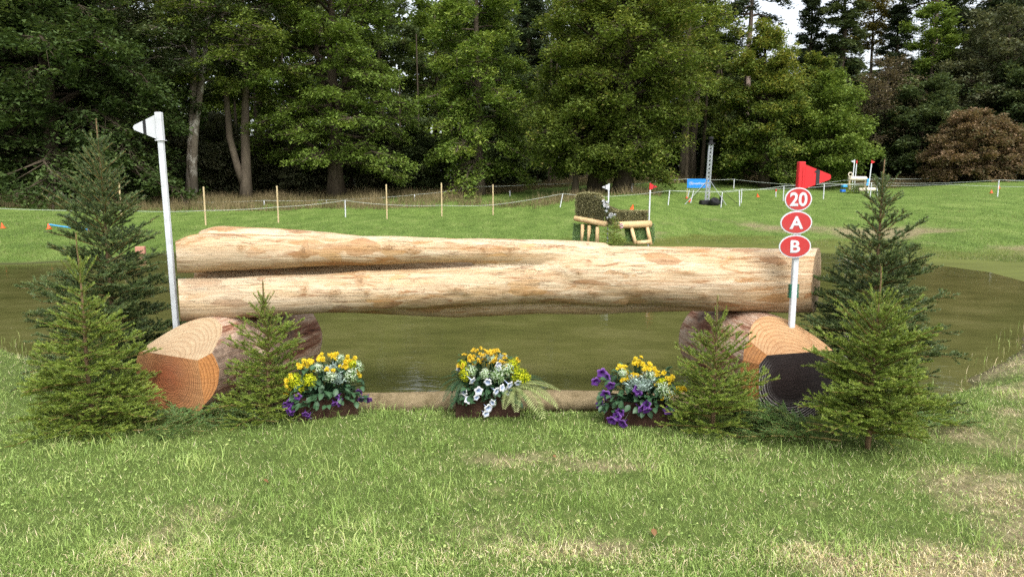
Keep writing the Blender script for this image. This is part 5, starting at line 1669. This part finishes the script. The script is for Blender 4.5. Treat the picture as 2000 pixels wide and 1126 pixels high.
BX = [(gpt(632, 818), R(22)), (gpt(952, 812), R(2)), (gpt(1250, 830), R(-16))]
WHERE = ['by the reddish log', 'with the pale fern', 'by the black log end']
ORD = ['first', 'second', 'third', 'fourth', 'fifth', 'sixth', 'seventh', 'eighth', 'ninth', 'tenth', 'eleventh', 'twelfth', 'last']
for b, ((cx_, cy_), rz) in enumerate(BX):
    c = (cx_, cy_ + .09)
    W_ = WHERE[b]
    trough('dark brown wooden trough ' + W_, c, rz, L=(.40, .44, .42)[b], Hh=(.155, .15, .155)[b])
    rr = random.Random(40 + b)
    top = (.44, .45, .42)[b]
    # chrysanthemums: bunches of heads
    NB = 13
    for k in range(NB):
        bx = (-.27 + .50 * (k + .5) / NB) if b == 0 else ((-.20 + .40 * (k + .5) / NB) if b == 1 else (-.13 + .42 * (k + .5) / NB))
        bx += rr.uniform(-.02, .02)
        bz = top - .015 - .15 * abs(bx / .27) ** 2 - rr.uniform(.03, .13) * (k % 2)
        by = rr.uniform(-.10, .0) - .03 * (k % 2)
        pts, dr = [], []
        for q in range(9):
            pts.append((bx + rr.gauss(0, .017), by + rr.gauss(0, .016), bz + rr.gauss(0, .014)))
            dr.append(Vector((rr.gauss(0, .4), -.7 + rr.gauss(0, .3), .75)))
        bunch('chrysanthemum_bunch', ORD[k] + ' yellow chrysanthemum bunch from the outer spruce side, trough ' + W_, 'flower', c, rz, (bx * .55, 0, .15), (MUM, MUMG, MUM)[b], pts, dr, 'chrysanthemum bunches, trough ' + str(b), 50 + 10 * b + k)
    # leafy plants
    leaf_plant('dark green leafy filling ' + W_, c, rz, 0, leaf_cloud(80 + b, 90, .225, -.13, .06, .16, .30) + leaf_cloud(85 + b, 60, .23, -.16, -.10, .11, .22) + leaf_cloud(90 + b, 75, .19, -.10, .08, .24, top - .05), 81 + b, 'leafy plants in the troughs')
    # petunias
    if b == 1:
        pp = [(-.16, -.15, .19), (-.13, -.16, .14), (-.06, -.17, .20), (-.075, -.17, .155), (.0, -.17, .26), (.10, -.17, .22), (.15, -.16, .235), (.205, -.13, .24), (.005, -.19, .085), (.03, -.19, .125), (-.01, -.19, .05), (-.19, -.06, .33), (.075, -.13, .37), (.07, -.13, .345), (-.10, -.17, .27), (-.17, -.15, .16), (.06, -.18, .20), (.13, -.16, .19)]
        bunch('petunia_bunch', 'white petunias with bluish throats trailing over the front of the middle trough', 'flower', c, rz, (0, -.04, .15), [WPET], pp, [Vector((rr.gauss(0, .6), -1, rr.gauss(-.1, .4))) for _ in pp], 'petunia bunches', 95)
    elif b == 0:
        pp = [(-.25, -.12, .15), (-.24, -.13, .11), (-.28, -.10, .13), (-.16, -.17, .075), (-.14, -.17, .05), (-.20, -.14, .19), (.05, -.15, .17), (.07, -.15, .125), (.03, -.16, .12), (.20, -.14, .18), (.215, -.13, .12), (.25, -.12, .115), (.27, -.1, .10), (-.25, -.1, .08)]
        bunch('petunia_bunch', 'purple petunias hanging over the edge of the trough by the reddish log', 'flower', c, rz, (0, -.04, .15), [PET], pp, [Vector((rr.gauss(0, .6), -1, rr.gauss(-.3, .4))) for _ in pp], 'petunia bunches', 96)
    else:
        pp = [(-.23, -.10, .335), (-.20, -.10, .31), (-.27, -.10, .275), (-.23, -.12, .15), (-.21, -.13, .11), (-.24, -.11, .12), (.01, -.16, .26), (.015, -.16, .235), (.04, -.17, .14), (.07, -.17, .17), (.075, -.17, .13), (-.15, -.18, .045), (-.08, -.18, .03), (.20, -.14, .135), (.215, -.13, .12), (-.20, -.13, .20), (-.10, -.16, .10), (-.12, -.16, .07), (-.17, -.12, .26)]
        bunch('petunia_bunch', 'purple petunias hanging from the trough tucked against the small spruce', 'flower', c, rz, (0, -.04, .15), [PET], pp, [Vector((rr.gauss(-.2, .6), -1, rr.gauss(-.1, .4))) for _ in pp], 'petunia bunches', 97, (.95, 1.35))
    # sprays
    SPR = [[('whitefl', -.06, -.10, .36, .036), ('whitefl', .09, -.06, .40, .034), ('whitefl', .02, -.13, .30, .042), ('whitefl', .15, -.12, .29, .050), ('whitefl', .20, -.09, .34, .045), ('lemon', -.215, -.10, .29, .05), ('lemon', -.12, -.14, .29, .045), ('lemon', .17, -.1, .36, .03), ('lemon', -.19, -.1, .24, .045)],
           [('whitefl', -.02, -.14, .31, .036), ('whitefl', .02, -.08, .40, .034), ('whitefl', .07, -.13, .30, .055), ('whitefl', .13, -.12, .33, .05), ('lemon', .21, -.10, .28, .06), ('lemon', .25, -.08, .26, .05), ('lemon', .17, -.08, .35, .05), ('lemon', -.15, -.12, .30, .045), ('whitefl', -.11, -.13, .33, .04), ('lemon', -.17, -.08, .36, .03)],
           [('whitefl', .08, -.10, .35, .036), ('whitefl', .17, -.15, .27, .05), ('whitefl', -.09, -.12, .35, .032), ('whitefl', .20, -.13, .23, .042), ('lemon', .16, -.12, .31, .03)]][b]
    for k, (mt, x, y, z, q) in enumerate(SPR):
        o = place(c, rz, x, y, z)
        t = thing('floret_spray', ORD[sorted(SPR, key=lambda q_: q_[1]).index(SPR[k])] + (' ball of white and green florets' if mt == 'whitefl' else ' ball of lime yellow florets') + ' along the trough ' + W_, 'flower', o, rz, 'floret sprays, trough ' + str(b))
        spray_geo(800 + 20 * b + k, q * 1.15, 150 if mt == 'whitefl' else 170, .0034 if mt == 'whitefl' else .0038).obj('florets', M[mt], t)
        stems_obj(t, [(-x * .5, -y, .13 - z)])
    for k, (x, y, z, sc) in enumerate([[(.04, -.08, .32, 1.0), (.07, -.11, .27, .9)], [(-.02, .0, .38, .8), (.10, -.02, .38, .7)], [(0.02, -.12, .26, 1.25), (.07, -.10, .28, 1.1), (-.03, -.1, .29, .9)]][b]):
        t = thing('silver_leaf_sprig', ('uppermost', 'middle', 'lower')[k] + ' sprig of feathery silver grey foliage in the trough ' + W_, 'plant', place(c, rz, x, y, z - .03), rz, 'silver sprigs, trough ' + str(b))
        t.scale = (sc, sc, sc)
        silver_geo(860 + 10 * b + k).obj('foliage', M['silver'], t)

# ferns beside the middle trough
c1 = (BX[1][0][0], BX[1][0][1] + .09)
def fern(label, o, rots, mat, L, W, seed):
    t = thing('fern', label, 'fern', o)
    me = [frond_geo(L, W, seed + i).mesh('frond', False, M[mat]) for i in range(3)]
    for i, (az, el, sc) in enumerate(rots):
        link_mesh('frond', me[i % 3], t, (0, 0, 0), (0, -el, az), sc)
fern('pale yellow green fern spilling onto the grass beside the middle trough', (c1[0] + .19, c1[1] - .09, .21), [(R(-58), .05, 1.12), (R(-36), .2, 1.05), (R(-12), .38, .95), (R(-88), -.05, .75), (R(-22), .05, 1.0), (R(-110), .0, .72)], 'fernpale', .31, .066, 900)
fern('dark green fern on the shaded side of the middle trough', (c1[0] - .17, c1[1] - .07, .26), [(R(200), .1, .6), (R(225), -.2, .75), (R(245), -.4, .8), (R(180), .4, .55), (R(262), -.5, .65)], 'ferndark', .27, .045, 910)
fern('dark fern sticking out over the pond behind the pale fern', (c1[0] + .22, c1[1] + .0, .24), [(R(4), .15, .8), (R(-8), .0, .75), (R(14), .35, .6)], 'ferndark', .27, .045, 920)

# little things in the grass
tag(link_mesh('fallen_leaf', BROWNL, None, (*gpt(1440, 858), .035), (0.5, .3, .8), 1.0), 'orange brown fallen leaf by the foot of the small spruce', 'leaf')
r_ = random.Random(5)
for i, (px, py) in enumerate([(1275, 1042), (515, 945), (1080, 898)]):
    x, y = gpt(px, py)
    o = link_mesh('fallen_leaf', BROWNL, None, (x, y, h1(x, y) + .03), (r_.uniform(-.5, .5), r_.uniform(-.4, .4), r_.random() * 6), r_.uniform(.3, .55))
    tag(o, 'tiny dry brown leaf in the lawn ' + ('below the trough by the black log end', 'below the trough by the reddish log', 'just before the pale fern')[i], 'leaf', 'dry leaves in the lawn')
# crumpled white litter
bm = bmesh.new()
bmesh.ops.create_icosphere(bm, subdivisions=2, radius=.022)
for v in bm.verts:
    v.co *= 1 + .5 * (mnoise.noise(v.co * 60) )
me = bpy.data.meshes.new('litter'); bm.to_mesh(me); bm.free(); me.materials.append(M['white'])
tag(link_mesh('litter', me, None, (*gpt(1478, 832), .04)), 'crumpled white litter between the small spruce and the boughs', 'litter')

# ------------------------------------------------------------------ far bank: stakes, rope fence, mast, cones
def post(px, py_top, py_bot, Y, mat, w, label, name, cat, group, lean_px=0):
    k = ppm(Y, py_bot)
    b = base(px, Y)
    h = (py_bot - py_top) / k
    g = Geo()
    box(g, (0, 0, h / 2 - .1), (w, w, h + .2), bev=w * .18)
    o = g.obj(name, M[mat])
    o.location = b
    o.rotation_euler = (0, math.atan2(lean_px / k, h), 0)
    tag(o, label, cat, group)
    return Vector((b.x + lean_px / k, b.y, b.z + h))

STK = [(238, 362, 433, 28.5, 'behind the tall dark spruce'), (402, 362, 436, 27.7, 'just above the forked end of the log'), (544, 361, 432, 29.0, 'before the greyish shrubs'), (756, 360, 427, 30.8, 'next after the beech'), (863, 358, 423, 32.2, 'before the gap between beech and lime'), (963, 360, 419, 34.0, 'just after the lime trunk')]
for px, a, b, Y, w in STK:
    post(px, a, b, Y, 'stake', .055, 'tall pale wooden stake ' + w, 'wooden_stake', 'stake', 'wooden stakes along the rope')
PST = [(675, 392.6, 425, 31.5, 0, 'in front of the beech trunk'), (1094, 384.5, 411, 35.0, 5, 'leaning, before the clump of maples'), (1305, 375, 403, 34.5, 2, 'between the red flag and the mast'),
       (1349, 368, 392.5, 36.5, 5, 'tilted beside the blue banner'), (1408, 375, 405, 34.2, 1.5, 'before the black bag at the mast'), (1444.5, 372, 402, 35, -2, 'just before its twin after the mast'), (1447.5, 367, 394, 37, 0, 'twin of the post after the mast, further back'),
       (1529.5, 364.5, 393.6, 36.5, 0, 'peeping out beside the number 20 sign'), (1608, 363, 392.6, 36, 0, 'after the red flag tip'), (1699, 358, 388, 36, 1, 'before the distant pale log'), (1726.5, 356, 381, 37.5, -2, 'just after the pale log and spruces'), (1714, 358, 378, 38.5, -3, 'behind the top shoot of the tall spruce'),
       (1948, 353, 385, 31.5, 0, 'alone on the open field'), (1982, 340.5, 359, 45, 3, 'far back by the russet bushes'), (1234, 360, 373, 40, 0, 'far back between the maple foot and red flag'), (1433, 347, 365, 46, 0, 'far back after the mast'), (1343, 360, 375, 39.5, 3, 'half hidden under the banner corner'),
       (516, 385, 394, 40, 0, 'low in the uncut grass before the twin stems'), (638, 386, 393, 41, 0, 'low in the uncut grass beside the beech foot'), (810, 372.5, 382, 43, 0, 'low in the uncut grass after the beech'), (996, 366, 377, 45, 0, 'far back on the green strip')]
TOP = {}
for px, a, b, Y, ln, w in PST:
    TOP[px] = post(px, a, b, Y, 'white', .045 if Y < 40 else .055, 'thin white rope post ' + w, 'rope_post', 'post', 'white rope fence posts', ln)
TOP[1515] = post(1515, 359, 374, 40, 'white', .05, 'short white post with a red top', 'rope_post', 'post', 'white rope fence posts')
g = Geo(); box(g, TOP[1515] - Vector((0, 0, .06)), (.06, .06, .14)); tag(g.obj('red_cap', M['red']), 'red cap on a short white post beside the number 20 sign', 'post cap')

def rope(pts, label, r=.010):
    r *= .72
    P = []
    for i in range(len(pts) - 1):
        a, b = np.array(pts[i]), np.array(pts[i + 1])
        n = 9
        sag = .012 * np.linalg.norm(b - a)
        for k in range(n):
            f = k / n
            P.append(a * (1 - f) + b * f - np.array([0, 0, 4 * sag * f * (1 - f)]))
    P.append(np.array(pts[-1]))
    tag(tube(Geo(), P, r, 5).obj('fence_rope', M['rope']), label, 'rope', 'fence ropes')

A_ = lambda px, py, Y: tuple(at(px, py, Y))
rope([A_(-120, 400, 27), A_(238, 411, 28.4), A_(402, 411, 27.6), A_(544, 404, 28.9), tuple(TOP[675]), A_(756, 399.5, 30.7), A_(863, 401, 32.1), A_(963, 400, 33.9), tuple(TOP[1094]), A_(1180, 384, 34.8), tuple(TOP[1305])], 'pale rope strung along the wooden stakes')
rope([tuple(TOP[1305]), tuple(TOP[1408]), tuple(TOP[1444.5])], 'pale rope before the mast', .012)
rope([tuple(TOP[1305]), tuple(TOP[1349]), A_(1400, 374, 36.4), tuple(TOP[1447.5])], 'yellowish rope round the back of the mast', .012)
rope([tuple(TOP[1444.5]), tuple(TOP[1529.5]), tuple(TOP[1608]), tuple(TOP[1699]), tuple(TOP[1726.5]), tuple(TOP[1948]), A_(2080, 352, 30.5)], 'pale rope crossing the field after the mast', .013)
rope([tuple(TOP[1447.5]), A_(1530, 368, 38), A_(1650, 360, 38.5), tuple(TOP[1714]), A_(1850, 360, 36), A_(2080, 364, 33)], 'second lower rope crossing the field', .012)
rope([A_(325, 394, 39.5), tuple(TOP[516]), tuple(TOP[638]), tuple(TOP[810]), A_(935, 364, 45), A_(1040, 360, 46), A_(1122, 357, 46)], 'thin rope far back in the uncut grass', .013)
rope([A_(1234, 360, 40), A_(1290, 351.5, 43), A_(1343, 349, 44), tuple(TOP[1433]), A_(1560, 361, 44), A_(1650, 352, 45), A_(1720, 348.5, 46), A_(1850, 347, 46), tuple(TOP[1982]), A_(2080, 342, 44)], 'thin rope along the edge of the wood', .014)

# camera mast: a lattice tower with guys
def mast():
    b = base(1380, 36)
    h = (400 - 284) / ppm(36, 340)
    t = thing('lattice_mast', 'silver lattice mast with a black camera head beside the blue banner', 'mast', b)
    w = .085
    g = Geo()
    for sx in (-1, 1):
        for sy in (-1, 1):
            segments(g, [(sx * w, sy * w, -.05)], [(sx * w + .10, sy * w, h)], .017, .017, 6)
    g.obj('uprights', M['alu'], t)
    g = Geo()
    n = 15
    A, B = [], []
    for i in range(n):
        z0, z1 = h * i / n, h * (i + 1) / n
        o0, o1 = .10 * i / n, .10 * (i + 1) / n
        for sy in (-1, 1):
            A += [(-w + o0, sy * w, z0), (w + o0, sy * w, z0)]; B += [(w + o1, sy * w, z1), (-w + o1, sy * w, z1)]
        for sx in (-1, 1):
            A += [(sx * w + o0, -w, z0)]; B += [(sx * w + o1, w, z1)]
    segments(g, A, B, .010, .010, 5)
    g.obj('lattice', M['alu'], t)
    g = Geo()
    box(g, (.10, 0, h + .03), (.34, .30, .07), bev=.01)
    tube(g, [(.10, 0, h + .06), (.10, 0, h + .17), (.10, 0, h + .2)], [.10, .10, .07], 12)
    tube(g, [(.10, 0, h + .2), (.10, 0, h + .27), (.10, 0, h + .36), (.10, 0, h + .38)], [.07, .13, .12, .05], 12)
    g.obj('camera_head', M['dark'], t)
    for i, (dx, dy, zf, mt) in enumerate([(-.98, -.5, .43, 'alu'), (-.62, .6, .43, 'dark'), (.48, -1.3, .43, 'alu'), (1.35, .4, .43, 'dark')]):
        g = Geo(); tube(g, [(.05 + .06 * zf, 0, h * zf), (dx * 1.25, dy, .02)], .012, 5)
        g.obj('guy_line', M[mt], t)
    g = Geo(); box(g, (-.02, 0, .11), (.62, .5, .24), bev=.04); g.obj('ballast_base', M['dark'], t)
    p = base(1396, 35.6)
    bm = bmesh.new()
    bmesh.ops.create_icosphere(bm, subdivisions=3, radius=.22)
    for v in bm.verts:
        v.co = Vector((v.co.x * 1.25, v.co.y * .8, max(v.co.z * .95 + .18, 0))) * (1 + .25 * mnoise.noise(v.co * 6))
    me = bpy.data.meshes.new('equipment_bag'); bm.to_mesh(me); bm.free(); me.materials.append(M['dark'])
    tag(link_mesh('equipment_bag', me, None, p), 'slumped black bag lying at the mast foot', 'bag')
    p = base(1408, 36.1)
    g = Geo(); box(g, (0, 0, .19), (.10, .3, .42), bev=.02); o = g.obj('equipment_case', M['dark']); o.location = p
    tag(o, 'upright black case behind the post by the mast', 'case')
mast()

# blue banner
bl, br_ = at(1342, 358, 38.2), at(1388, 358, 38.2)
t = thing('banner', 'bright blue sponsor banner with white lettering behind the mast', 'banner', (bl + br_) / 2)
W_, H_ = (br_ - bl).length, 17.5 / ppm(38.2, 358)
g = Geo(); box(g, (0, 0, 0), (W_, .012, H_)); g.obj('cloth', M['blue'], t)
link_mesh('lettering', glyph_mesh('CrossCountry', .155, .002, .003, 'white', 1.05), t, (.07, -.009, -.02))
g = Geo()
for r0, r1 in ((.085, .072), (.052, .038)):
    n = 24
    v = [(q * math.cos(6.2832 * i / n), 0, q * math.sin(6.2832 * i / n)) for q in (r0, r1) for i in range(n)]
    g.add(np.array(v) + np.array([-W_ / 2 + .19, -.009, 0]), q=[(i, (i + 1) % n, n + (i + 1) % n, n + i) for i in range(n)])
g.obj('logo', M['white'], t)
for sx in (-1, 1):
    g = Geo(); box(g, (sx * (W_ / 2 - .02), .03, -.25), (.03, .03, .9)); g.obj('stake', M['stake'], t)

def cone(px, py, Y, hpx, label):
    b = base(px, Y)
    h = hpx / ppm(Y, py)
    g = Geo()
    box(g, (0, 0, h * .04), (h * .8, h * .8, h * .09))
    tube(g, [(0, 0, h * .08), (0, 0, h * .5), (0, 0, h)], [h * .33, h * .2, h * .06], 12)
    o = g.obj('marker_cone', M['orange']); o.location = b
    o.rotation_euler = (R(random.Random(int(px)).uniform(-12, 12)), R(random.Random(int(px) + 1).uniform(-14, 14)), 0)
    tag(o, label, 'cone', 'little orange cones')
for px, py, Y, h, w in [(6, 451, 21.3, 11, 'at the photo edge on the near grass'), (96, 449, 21.6, 11, 'in the grass beside the tall spruce'), (174, 451, 21.3, 10, 'seen through the tall spruce'), (1234, 406, 31, 10, 'just above the brush fence'), (1347, 390, 37, 7, 'at the foot of the tilted post'),
                        (1386, 391, 36.3, 9, 'on the ballast of the mast'), (1341, 377, 39, 6, 'below the banner corner'), (1480, 376, 40, 7, 'out in the grass before the turning maple'), (1936, 379, 34, 7, 'beside the post alone on the field'), (1951, 373, 37, 6, 'just behind the post alone on the field')]:
    cone(px, py, Y, h, 'little orange marker cone ' + w)

# blue hose and a brick at the far side of the pond
P = [tuple(base(px, Y) + Vector((0, 0, .03))) for px, Y in ((96, 23.4), (118, 23.0), (140, 22.8), (160, 22.6), (180, 22.4))]
tag(tube(Geo(), P, .025, 6).obj('blue_hose', M['lightblue']), 'blue hose lying in the grass behind the tall spruce', 'hose')
b = base(275, 17.6)
g = Geo(); box(g, (0, 0, .10), (.22, .13, .20), bev=.01); o = g.obj('pink_brick', M['brickm']); o.location = (b.x, b.y, max(b.z, WATER_Z)); o.rotation_euler = (0, 0, .2)
tag(o, 'pinkish block at the pond edge behind the tall spruce', 'brick')

# ------------------------------------------------------------------ brush corner fence with the letter C
def brush_fence():
    Y0 = 19.2
    k = ppm(Y0, 440)
    o = base(1198, Y0)
    o.z = WATER_Z + .02
    t = thing('corner_brush_fence', 'corner jump of pale rails and clipped brush by the far water, lettered C', 'jump', o)
    def loc(px, py, dy=0.0):
        return np.array(at(px, py, Y0 + dy)) - np.array(o)
    # two top rails meeting at the corner
    for a, b, rp in (((1123, 426, .75), (1184, 438, .05), 5.6), ((1202, 440, .0), (1270, 437, .45), 7.0)):
        p, q = loc(*a), loc(*b)
        tube(Geo(), [p, p * .97 + q * .03, (p + q) / 2, q], [rp / k * .92, rp / k, rp / k, rp / k], 14).obj('rail', M['rail'], t, smooth=True)
    for a, b in (((1138, 438, .55), (1137, 476, .55)), ((1151, 440, .4), (1150, 476, .4)), ((1167, 443, .2), (1166, 477, .2)), ((1233, 444, .2), (1241, 476, .1)), ((1264, 444, .35), (1271, 478, .25))):
        tube(Geo(), [loc(*a), loc(*b)], [3.6 / k, 4.0 / k], 10).obj('leg', M['rail'], t, smooth=True)
    for a, b in (((1120, 470, .8), (1140, 472, .55)), ((1244, 474, .05), (1270, 472, .1))):
        tube(Geo(), [loc(*a), loc(*b)], 4.0 / k, 10).obj('foot_rail', M['rail'], t, smooth=True)
    # clipped brush: twigs standing in two blocks
    def brush(poly_px, top_fn, bot_fn, n, seed, name='brush'):
        r = rng(seed)
        g = Geo()
        px = r.uniform(poly_px[0], poly_px[1], n)
        dy = r.uniform(.0, .75, n)
        f = (px - poly_px[0]) / (poly_px[1] - poly_px[0])
        base_dy = np.interp(px, [1123, 1184, 1202, 1270], [.72, .1, .08, .45])
        onfront = r.random(n) < .55
        dyy = base_dy + np.where(onfront, r.uniform(0, .06, n), dy)
        tp, bt = top_fn(px), bot_fn(px)
        v = np.where(onfront, r.random(n), 1 - .12 * r.random(n))
        pz_px = bt + (tp - bt) * v
        C = np.array([np.array(at(a, c, Y0 + d)) for a, c, d in zip(px, np.where(onfront, pz_px, tp + 1.5), dyy)]) - np.array(o)
        D = unit(np.stack([r.normal(0, .5, n), -.55 + r.normal(0, .4, n), .5 + r.normal(0, .4, n)], 1))
        leaves(g, C, D, .05, 5, .050, seed + 1, flat=.6, droop=0, asp=.30, tint0=np.clip(r.normal(.35, .15, n) + .35 * (v > .86), 0, 1))
        segments(g, C - D * .05, C + D * .05, .004, .002, 3, tint=.6)
        # solid core so that nothing shows through
        a0, a1 = poly_px
        for pa, pb in ((a0 + 2, (a0 + a1) / 2), ((a0 + a1) / 2, a1 - 2)):
            q = []
            for pp in (pa, pb):
                bd = float(np.interp(pp, [1123, 1184, 1202, 1270], [.72, .1, .08, .45]))
                for dd in (.05, .75):
                    for py in (float(top_fn(np.array([pp]))[0]) + 3, float(bot_fn(np.array([pp]))[0])):
                        q.append(np.array(at(pp, py, Y0 + bd + dd)) - np.array(o))
            g.add(q, q=[(0, 1, 5, 4), (2, 6, 7, 3), (0, 4, 6, 2), (1, 3, 7, 5), (0, 2, 3, 1), (4, 5, 7, 6)], tint=.0)
        g.obj(name, M['brush'], t)
    brush((1124, 1182), lambda x: np.interp(x, [1124, 1130, 1150, 1172, 1182], [386, 378, 376, 379, 392]), lambda x: np.interp(x, [1124, 1184], [424, 440]), 1900, 950)
    brush((1180, 1265), lambda x: np.interp(x, [1180, 1196, 1210, 1265], [393, 408, 411, 411]), lambda x: np.interp(x, [1180, 1200, 1265], [440, 438, 433]), 1900, 952)
    # fir skirts between the legs
    for a0, a1, dy0, dy1 in ((1121, 1136, .8, .6), (1139, 1149, .58, .45), (1152, 1166, .42, .25), (1222, 1236, .25, .3), (1239, 1266, .32, .45), (1268, 1276, .5, .6)):
        r = rng(int(a0))
        n = 60
        px = np.repeat(r.uniform(a0, a1, n), 7)
        j = np.tile(np.arange(7), n) / 7
        py = 441 + 32 * j + r.normal(0, 1.5, 7 * n)
        dd = dy0 + (dy1 - dy0) * (px - a0) / (a1 - a0) - .12 * j
        C = np.array([np.array(at(a, c, Y0 + d + .06)) for a, c, d in zip(px + 1.5 * j * (1 if a0 > 1200 else -1), py, dd)]) - np.array(o)
        g = Geo()
        leaves(g, C, np.tile(np.array([[.1 if a0 > 1200 else -.1, -.35, -.93]]), (len(C), 1)), .05, 5, .085, int(a0) + 1, flat=.5, droop=.2, asp=.16)
        g.obj('fir_skirt', M['needle_b'], t)
    # letter plate
    c = loc(1213.5, 441, -.26)
    g = Geo(); ellipse_plate(g, 3.6 / k, 5.2 / k, .008, n=24); pl = g.obj('letter_plate', M['white'], t); pl.location = c
    g = Geo(); ellipse_plate(g, 3.0 / k, 4.5 / k, .004, (0, -.005, 0), n=24); g.obj('red_face', M['signred'], pl)
    link_mesh('lettering', glyph_mesh('C', .095, .001, .006, 'white', .9), pl, (0, -.0085, 0))
    return o, loc, k
bo, bloc, bk = brush_fence()
# spruce bush at its corner, white flowers, two flags
tt = thing('spruce_bush', 'low spruce bush set at the corner of the far brush fence', 'bush', (bo.x - .06, bo.y - .33, bo.z), 0)
w, tw, nd = spruce_geo(Ht=.92, Rad=.50, seed=970, bare=.03, whorl=.10, per=6, nlen=.045, dens=150, w=.006, lead=.12, lat_gap=.06, taper=.75)
tw.obj('branches', M['twig'], tt); nd.obj('needles', M['needle_y'], tt)
tt = thing('white_flower_spray', 'spray of white flowers hung down the corner of the brush fence', 'flower', bo)
r_ = random.Random(77)
WF = petal_flower(.05, 7, 2, .35, 975, (.5, 1)).mesh('bloom', False, M['whitepet'])
pts = []
for i in range(24):
    f = r_.random()
    p = bloc(1178 + 20 * f + r_.gauss(0, 4), 391 + 38 * f + r_.gauss(0, 3), -.16)
    link_mesh('bloom', WF, tt, p, aim((r_.gauss(0, .4), -1, r_.gauss(.2, .4)), r_.random() * 6), r_.uniform(.5, 1.0))
    pts.append(p)
g = Geo(); leaves(g, np.array(pts) + np.array([0, .04, -.02]), np.tile(np.array([[0, -.8, .3]]), (24, 1)), .10, 9, .07, 976); g.obj('leaves', M['darkgreen'], tt)
for px, pt, Y, mt, sd, lab in ((1186, 360, 19.6, 'white', -1, 'white flag on a white pole behind the brush fence'), (1266, 359, 19.75, 'red', 1, 'red flag on a white pole at the end of the brush fence')):
    p = at(px, 470, Y)
    flag_pole(lab, p.x, Y, at(px, pt, Y).z, 'whitepole', mt, sd, pole_w=.035, fl_h=.165, fl_w=.165, z_bot=WATER_Z, detail=False, lean=R(.6))

# ------------------------------------------------------------------ distant log jump with two flags
Yj = 42.0
kj = ppm(Yj, 365)
bj = base(1680, Yj)
def lj(px, py, dy=0):
    return np.array(at(px, py, Yj + dy)) - np.array(bj)
t = thing('distant_log_jump', 'far off pale log raised on posts and shaped like a ram, with a curled horn', 'jump', bj)
a, b = lj(1657, 348.5), lj(1693, 348.8)
tube(Geo(), [a, a * .93 + b * .07, b * .95 + a * .05, b], [3.2 / kj, 4.2 / kj, 4.2 / kj, 2.6 / kj], 12).obj('log_body', M['paledlog'], t, smooth=True)
tube(Geo(), [lj(1690, 348), lj(1694, 350), lj(1697, 355)], [2 / kj, 1.2 / kj, .7 / kj], 8).obj('tail', M['paledlog'], t)
c = lj(1660, 341, -.15)
P = [c + np.array([math.cos(q) * (.13 - .006 * q), -.02 * q, math.sin(q) * (.13 - .006 * q)]) for q in np.linspace(-1.2, 5.5, 26)]
tube(Geo(), P, np.linspace(.035, .02, 26), 7).obj('horn', M['paledlog'], t, smooth=True)
for px in (1659, 1690):
    g = Geo(); tube(g, [lj(px, 352), lj(px, 372)], 2.2 / kj, 8); g.obj('leg', M['stake'], t)
o = Geo(); tube(o, [lj(1678, 370.5, -.8), lj(1709, 369.5, -.8)], 3.4 / kj, 12)
ob = o.obj('ground_log', M['paledlog'], smooth=True); ob.location = bj
tag(ob, 'pale log on the grass before the distant ram shaped log', 'log')
for px, py, wpx, hpx, mt, lab in ((1649, 363, 9, 5, 'lightblue', 'light blue block upper of two beside the distant jump'), (1646, 372.5, 8, 5, 'bluebox', 'deep blue block lower of two beside the distant jump')):
    p = at(px, py, Yj - .4)
    g = Geo(); box(g, (0, 0, 0), (wpx / kj, .25, hpx / kj), bev=.02); ob = g.obj('blue_block', M[mt]); ob.location = p; ob.rotation_euler = (0, 0, .1)
    tag(ob, lab, 'block', 'blue blocks')
g = Geo(); box(g, (0, 0, 0), (.12, .1, .3), bev=.03); box(g, (-.03, 0, -.18), (.10, .08, .14)); ob = g.obj('blue_ribbon', M['lightblue']); ob.location = at(1695, 354, Yj - .2)
tag(ob, 'blue ribbon tied at the distant red flag pole', 'ribbon')
for i, (px, hh, rr_, lab) in enumerate(((1662, .62, .42, 'beside the blue blocks'), (1672, .5, .42, 'under the distant ram shaped log'), (1714, .55, .40, 'at the far end of the distant log'))):
    p = base(px, Yj - .6)
    tt = thing('spruce_bush', 'low dark spruce clump ' + lab, 'bush', p)
    w, tw, nd = spruce_geo(Ht=hh, Rad=rr_, seed=980 + i, bare=.03, whorl=.12, per=6, nlen=.07, dens=90, w=.010, lead=.1, lat_gap=.08, taper=.6)
    tw.obj('branches', M['twig'], tt); nd.obj('needles', M['needle_d' if i else 'needle_y'], tt)
for px, pt, mt, sd, lab, dy in ((1664, 312.5, 'white', -1, 'white flag on the distant log jump', 0), (1668.5, 314, 'red', 1, 'red flag edge on just beside the distant white flag', .5), (1698, 313.5, 'red', 1, 'red flag on a leaning pole at the distant jump end', -.1)):
    p = base(px - (3 if px > 1690 else 1), Yj + dy)
    flag_pole(lab, p.x, Yj + dy, at(px, pt, Yj + dy).z, 'whitepole', mt, sd, pole_w=.05, fl_h=.17, fl_w=.17 if px != 1668.5 else .03, z_bot=p.z, detail=False, lean=R(3 if px > 1690 else 1.5), stripe=False)
# weeds standing on the far bank
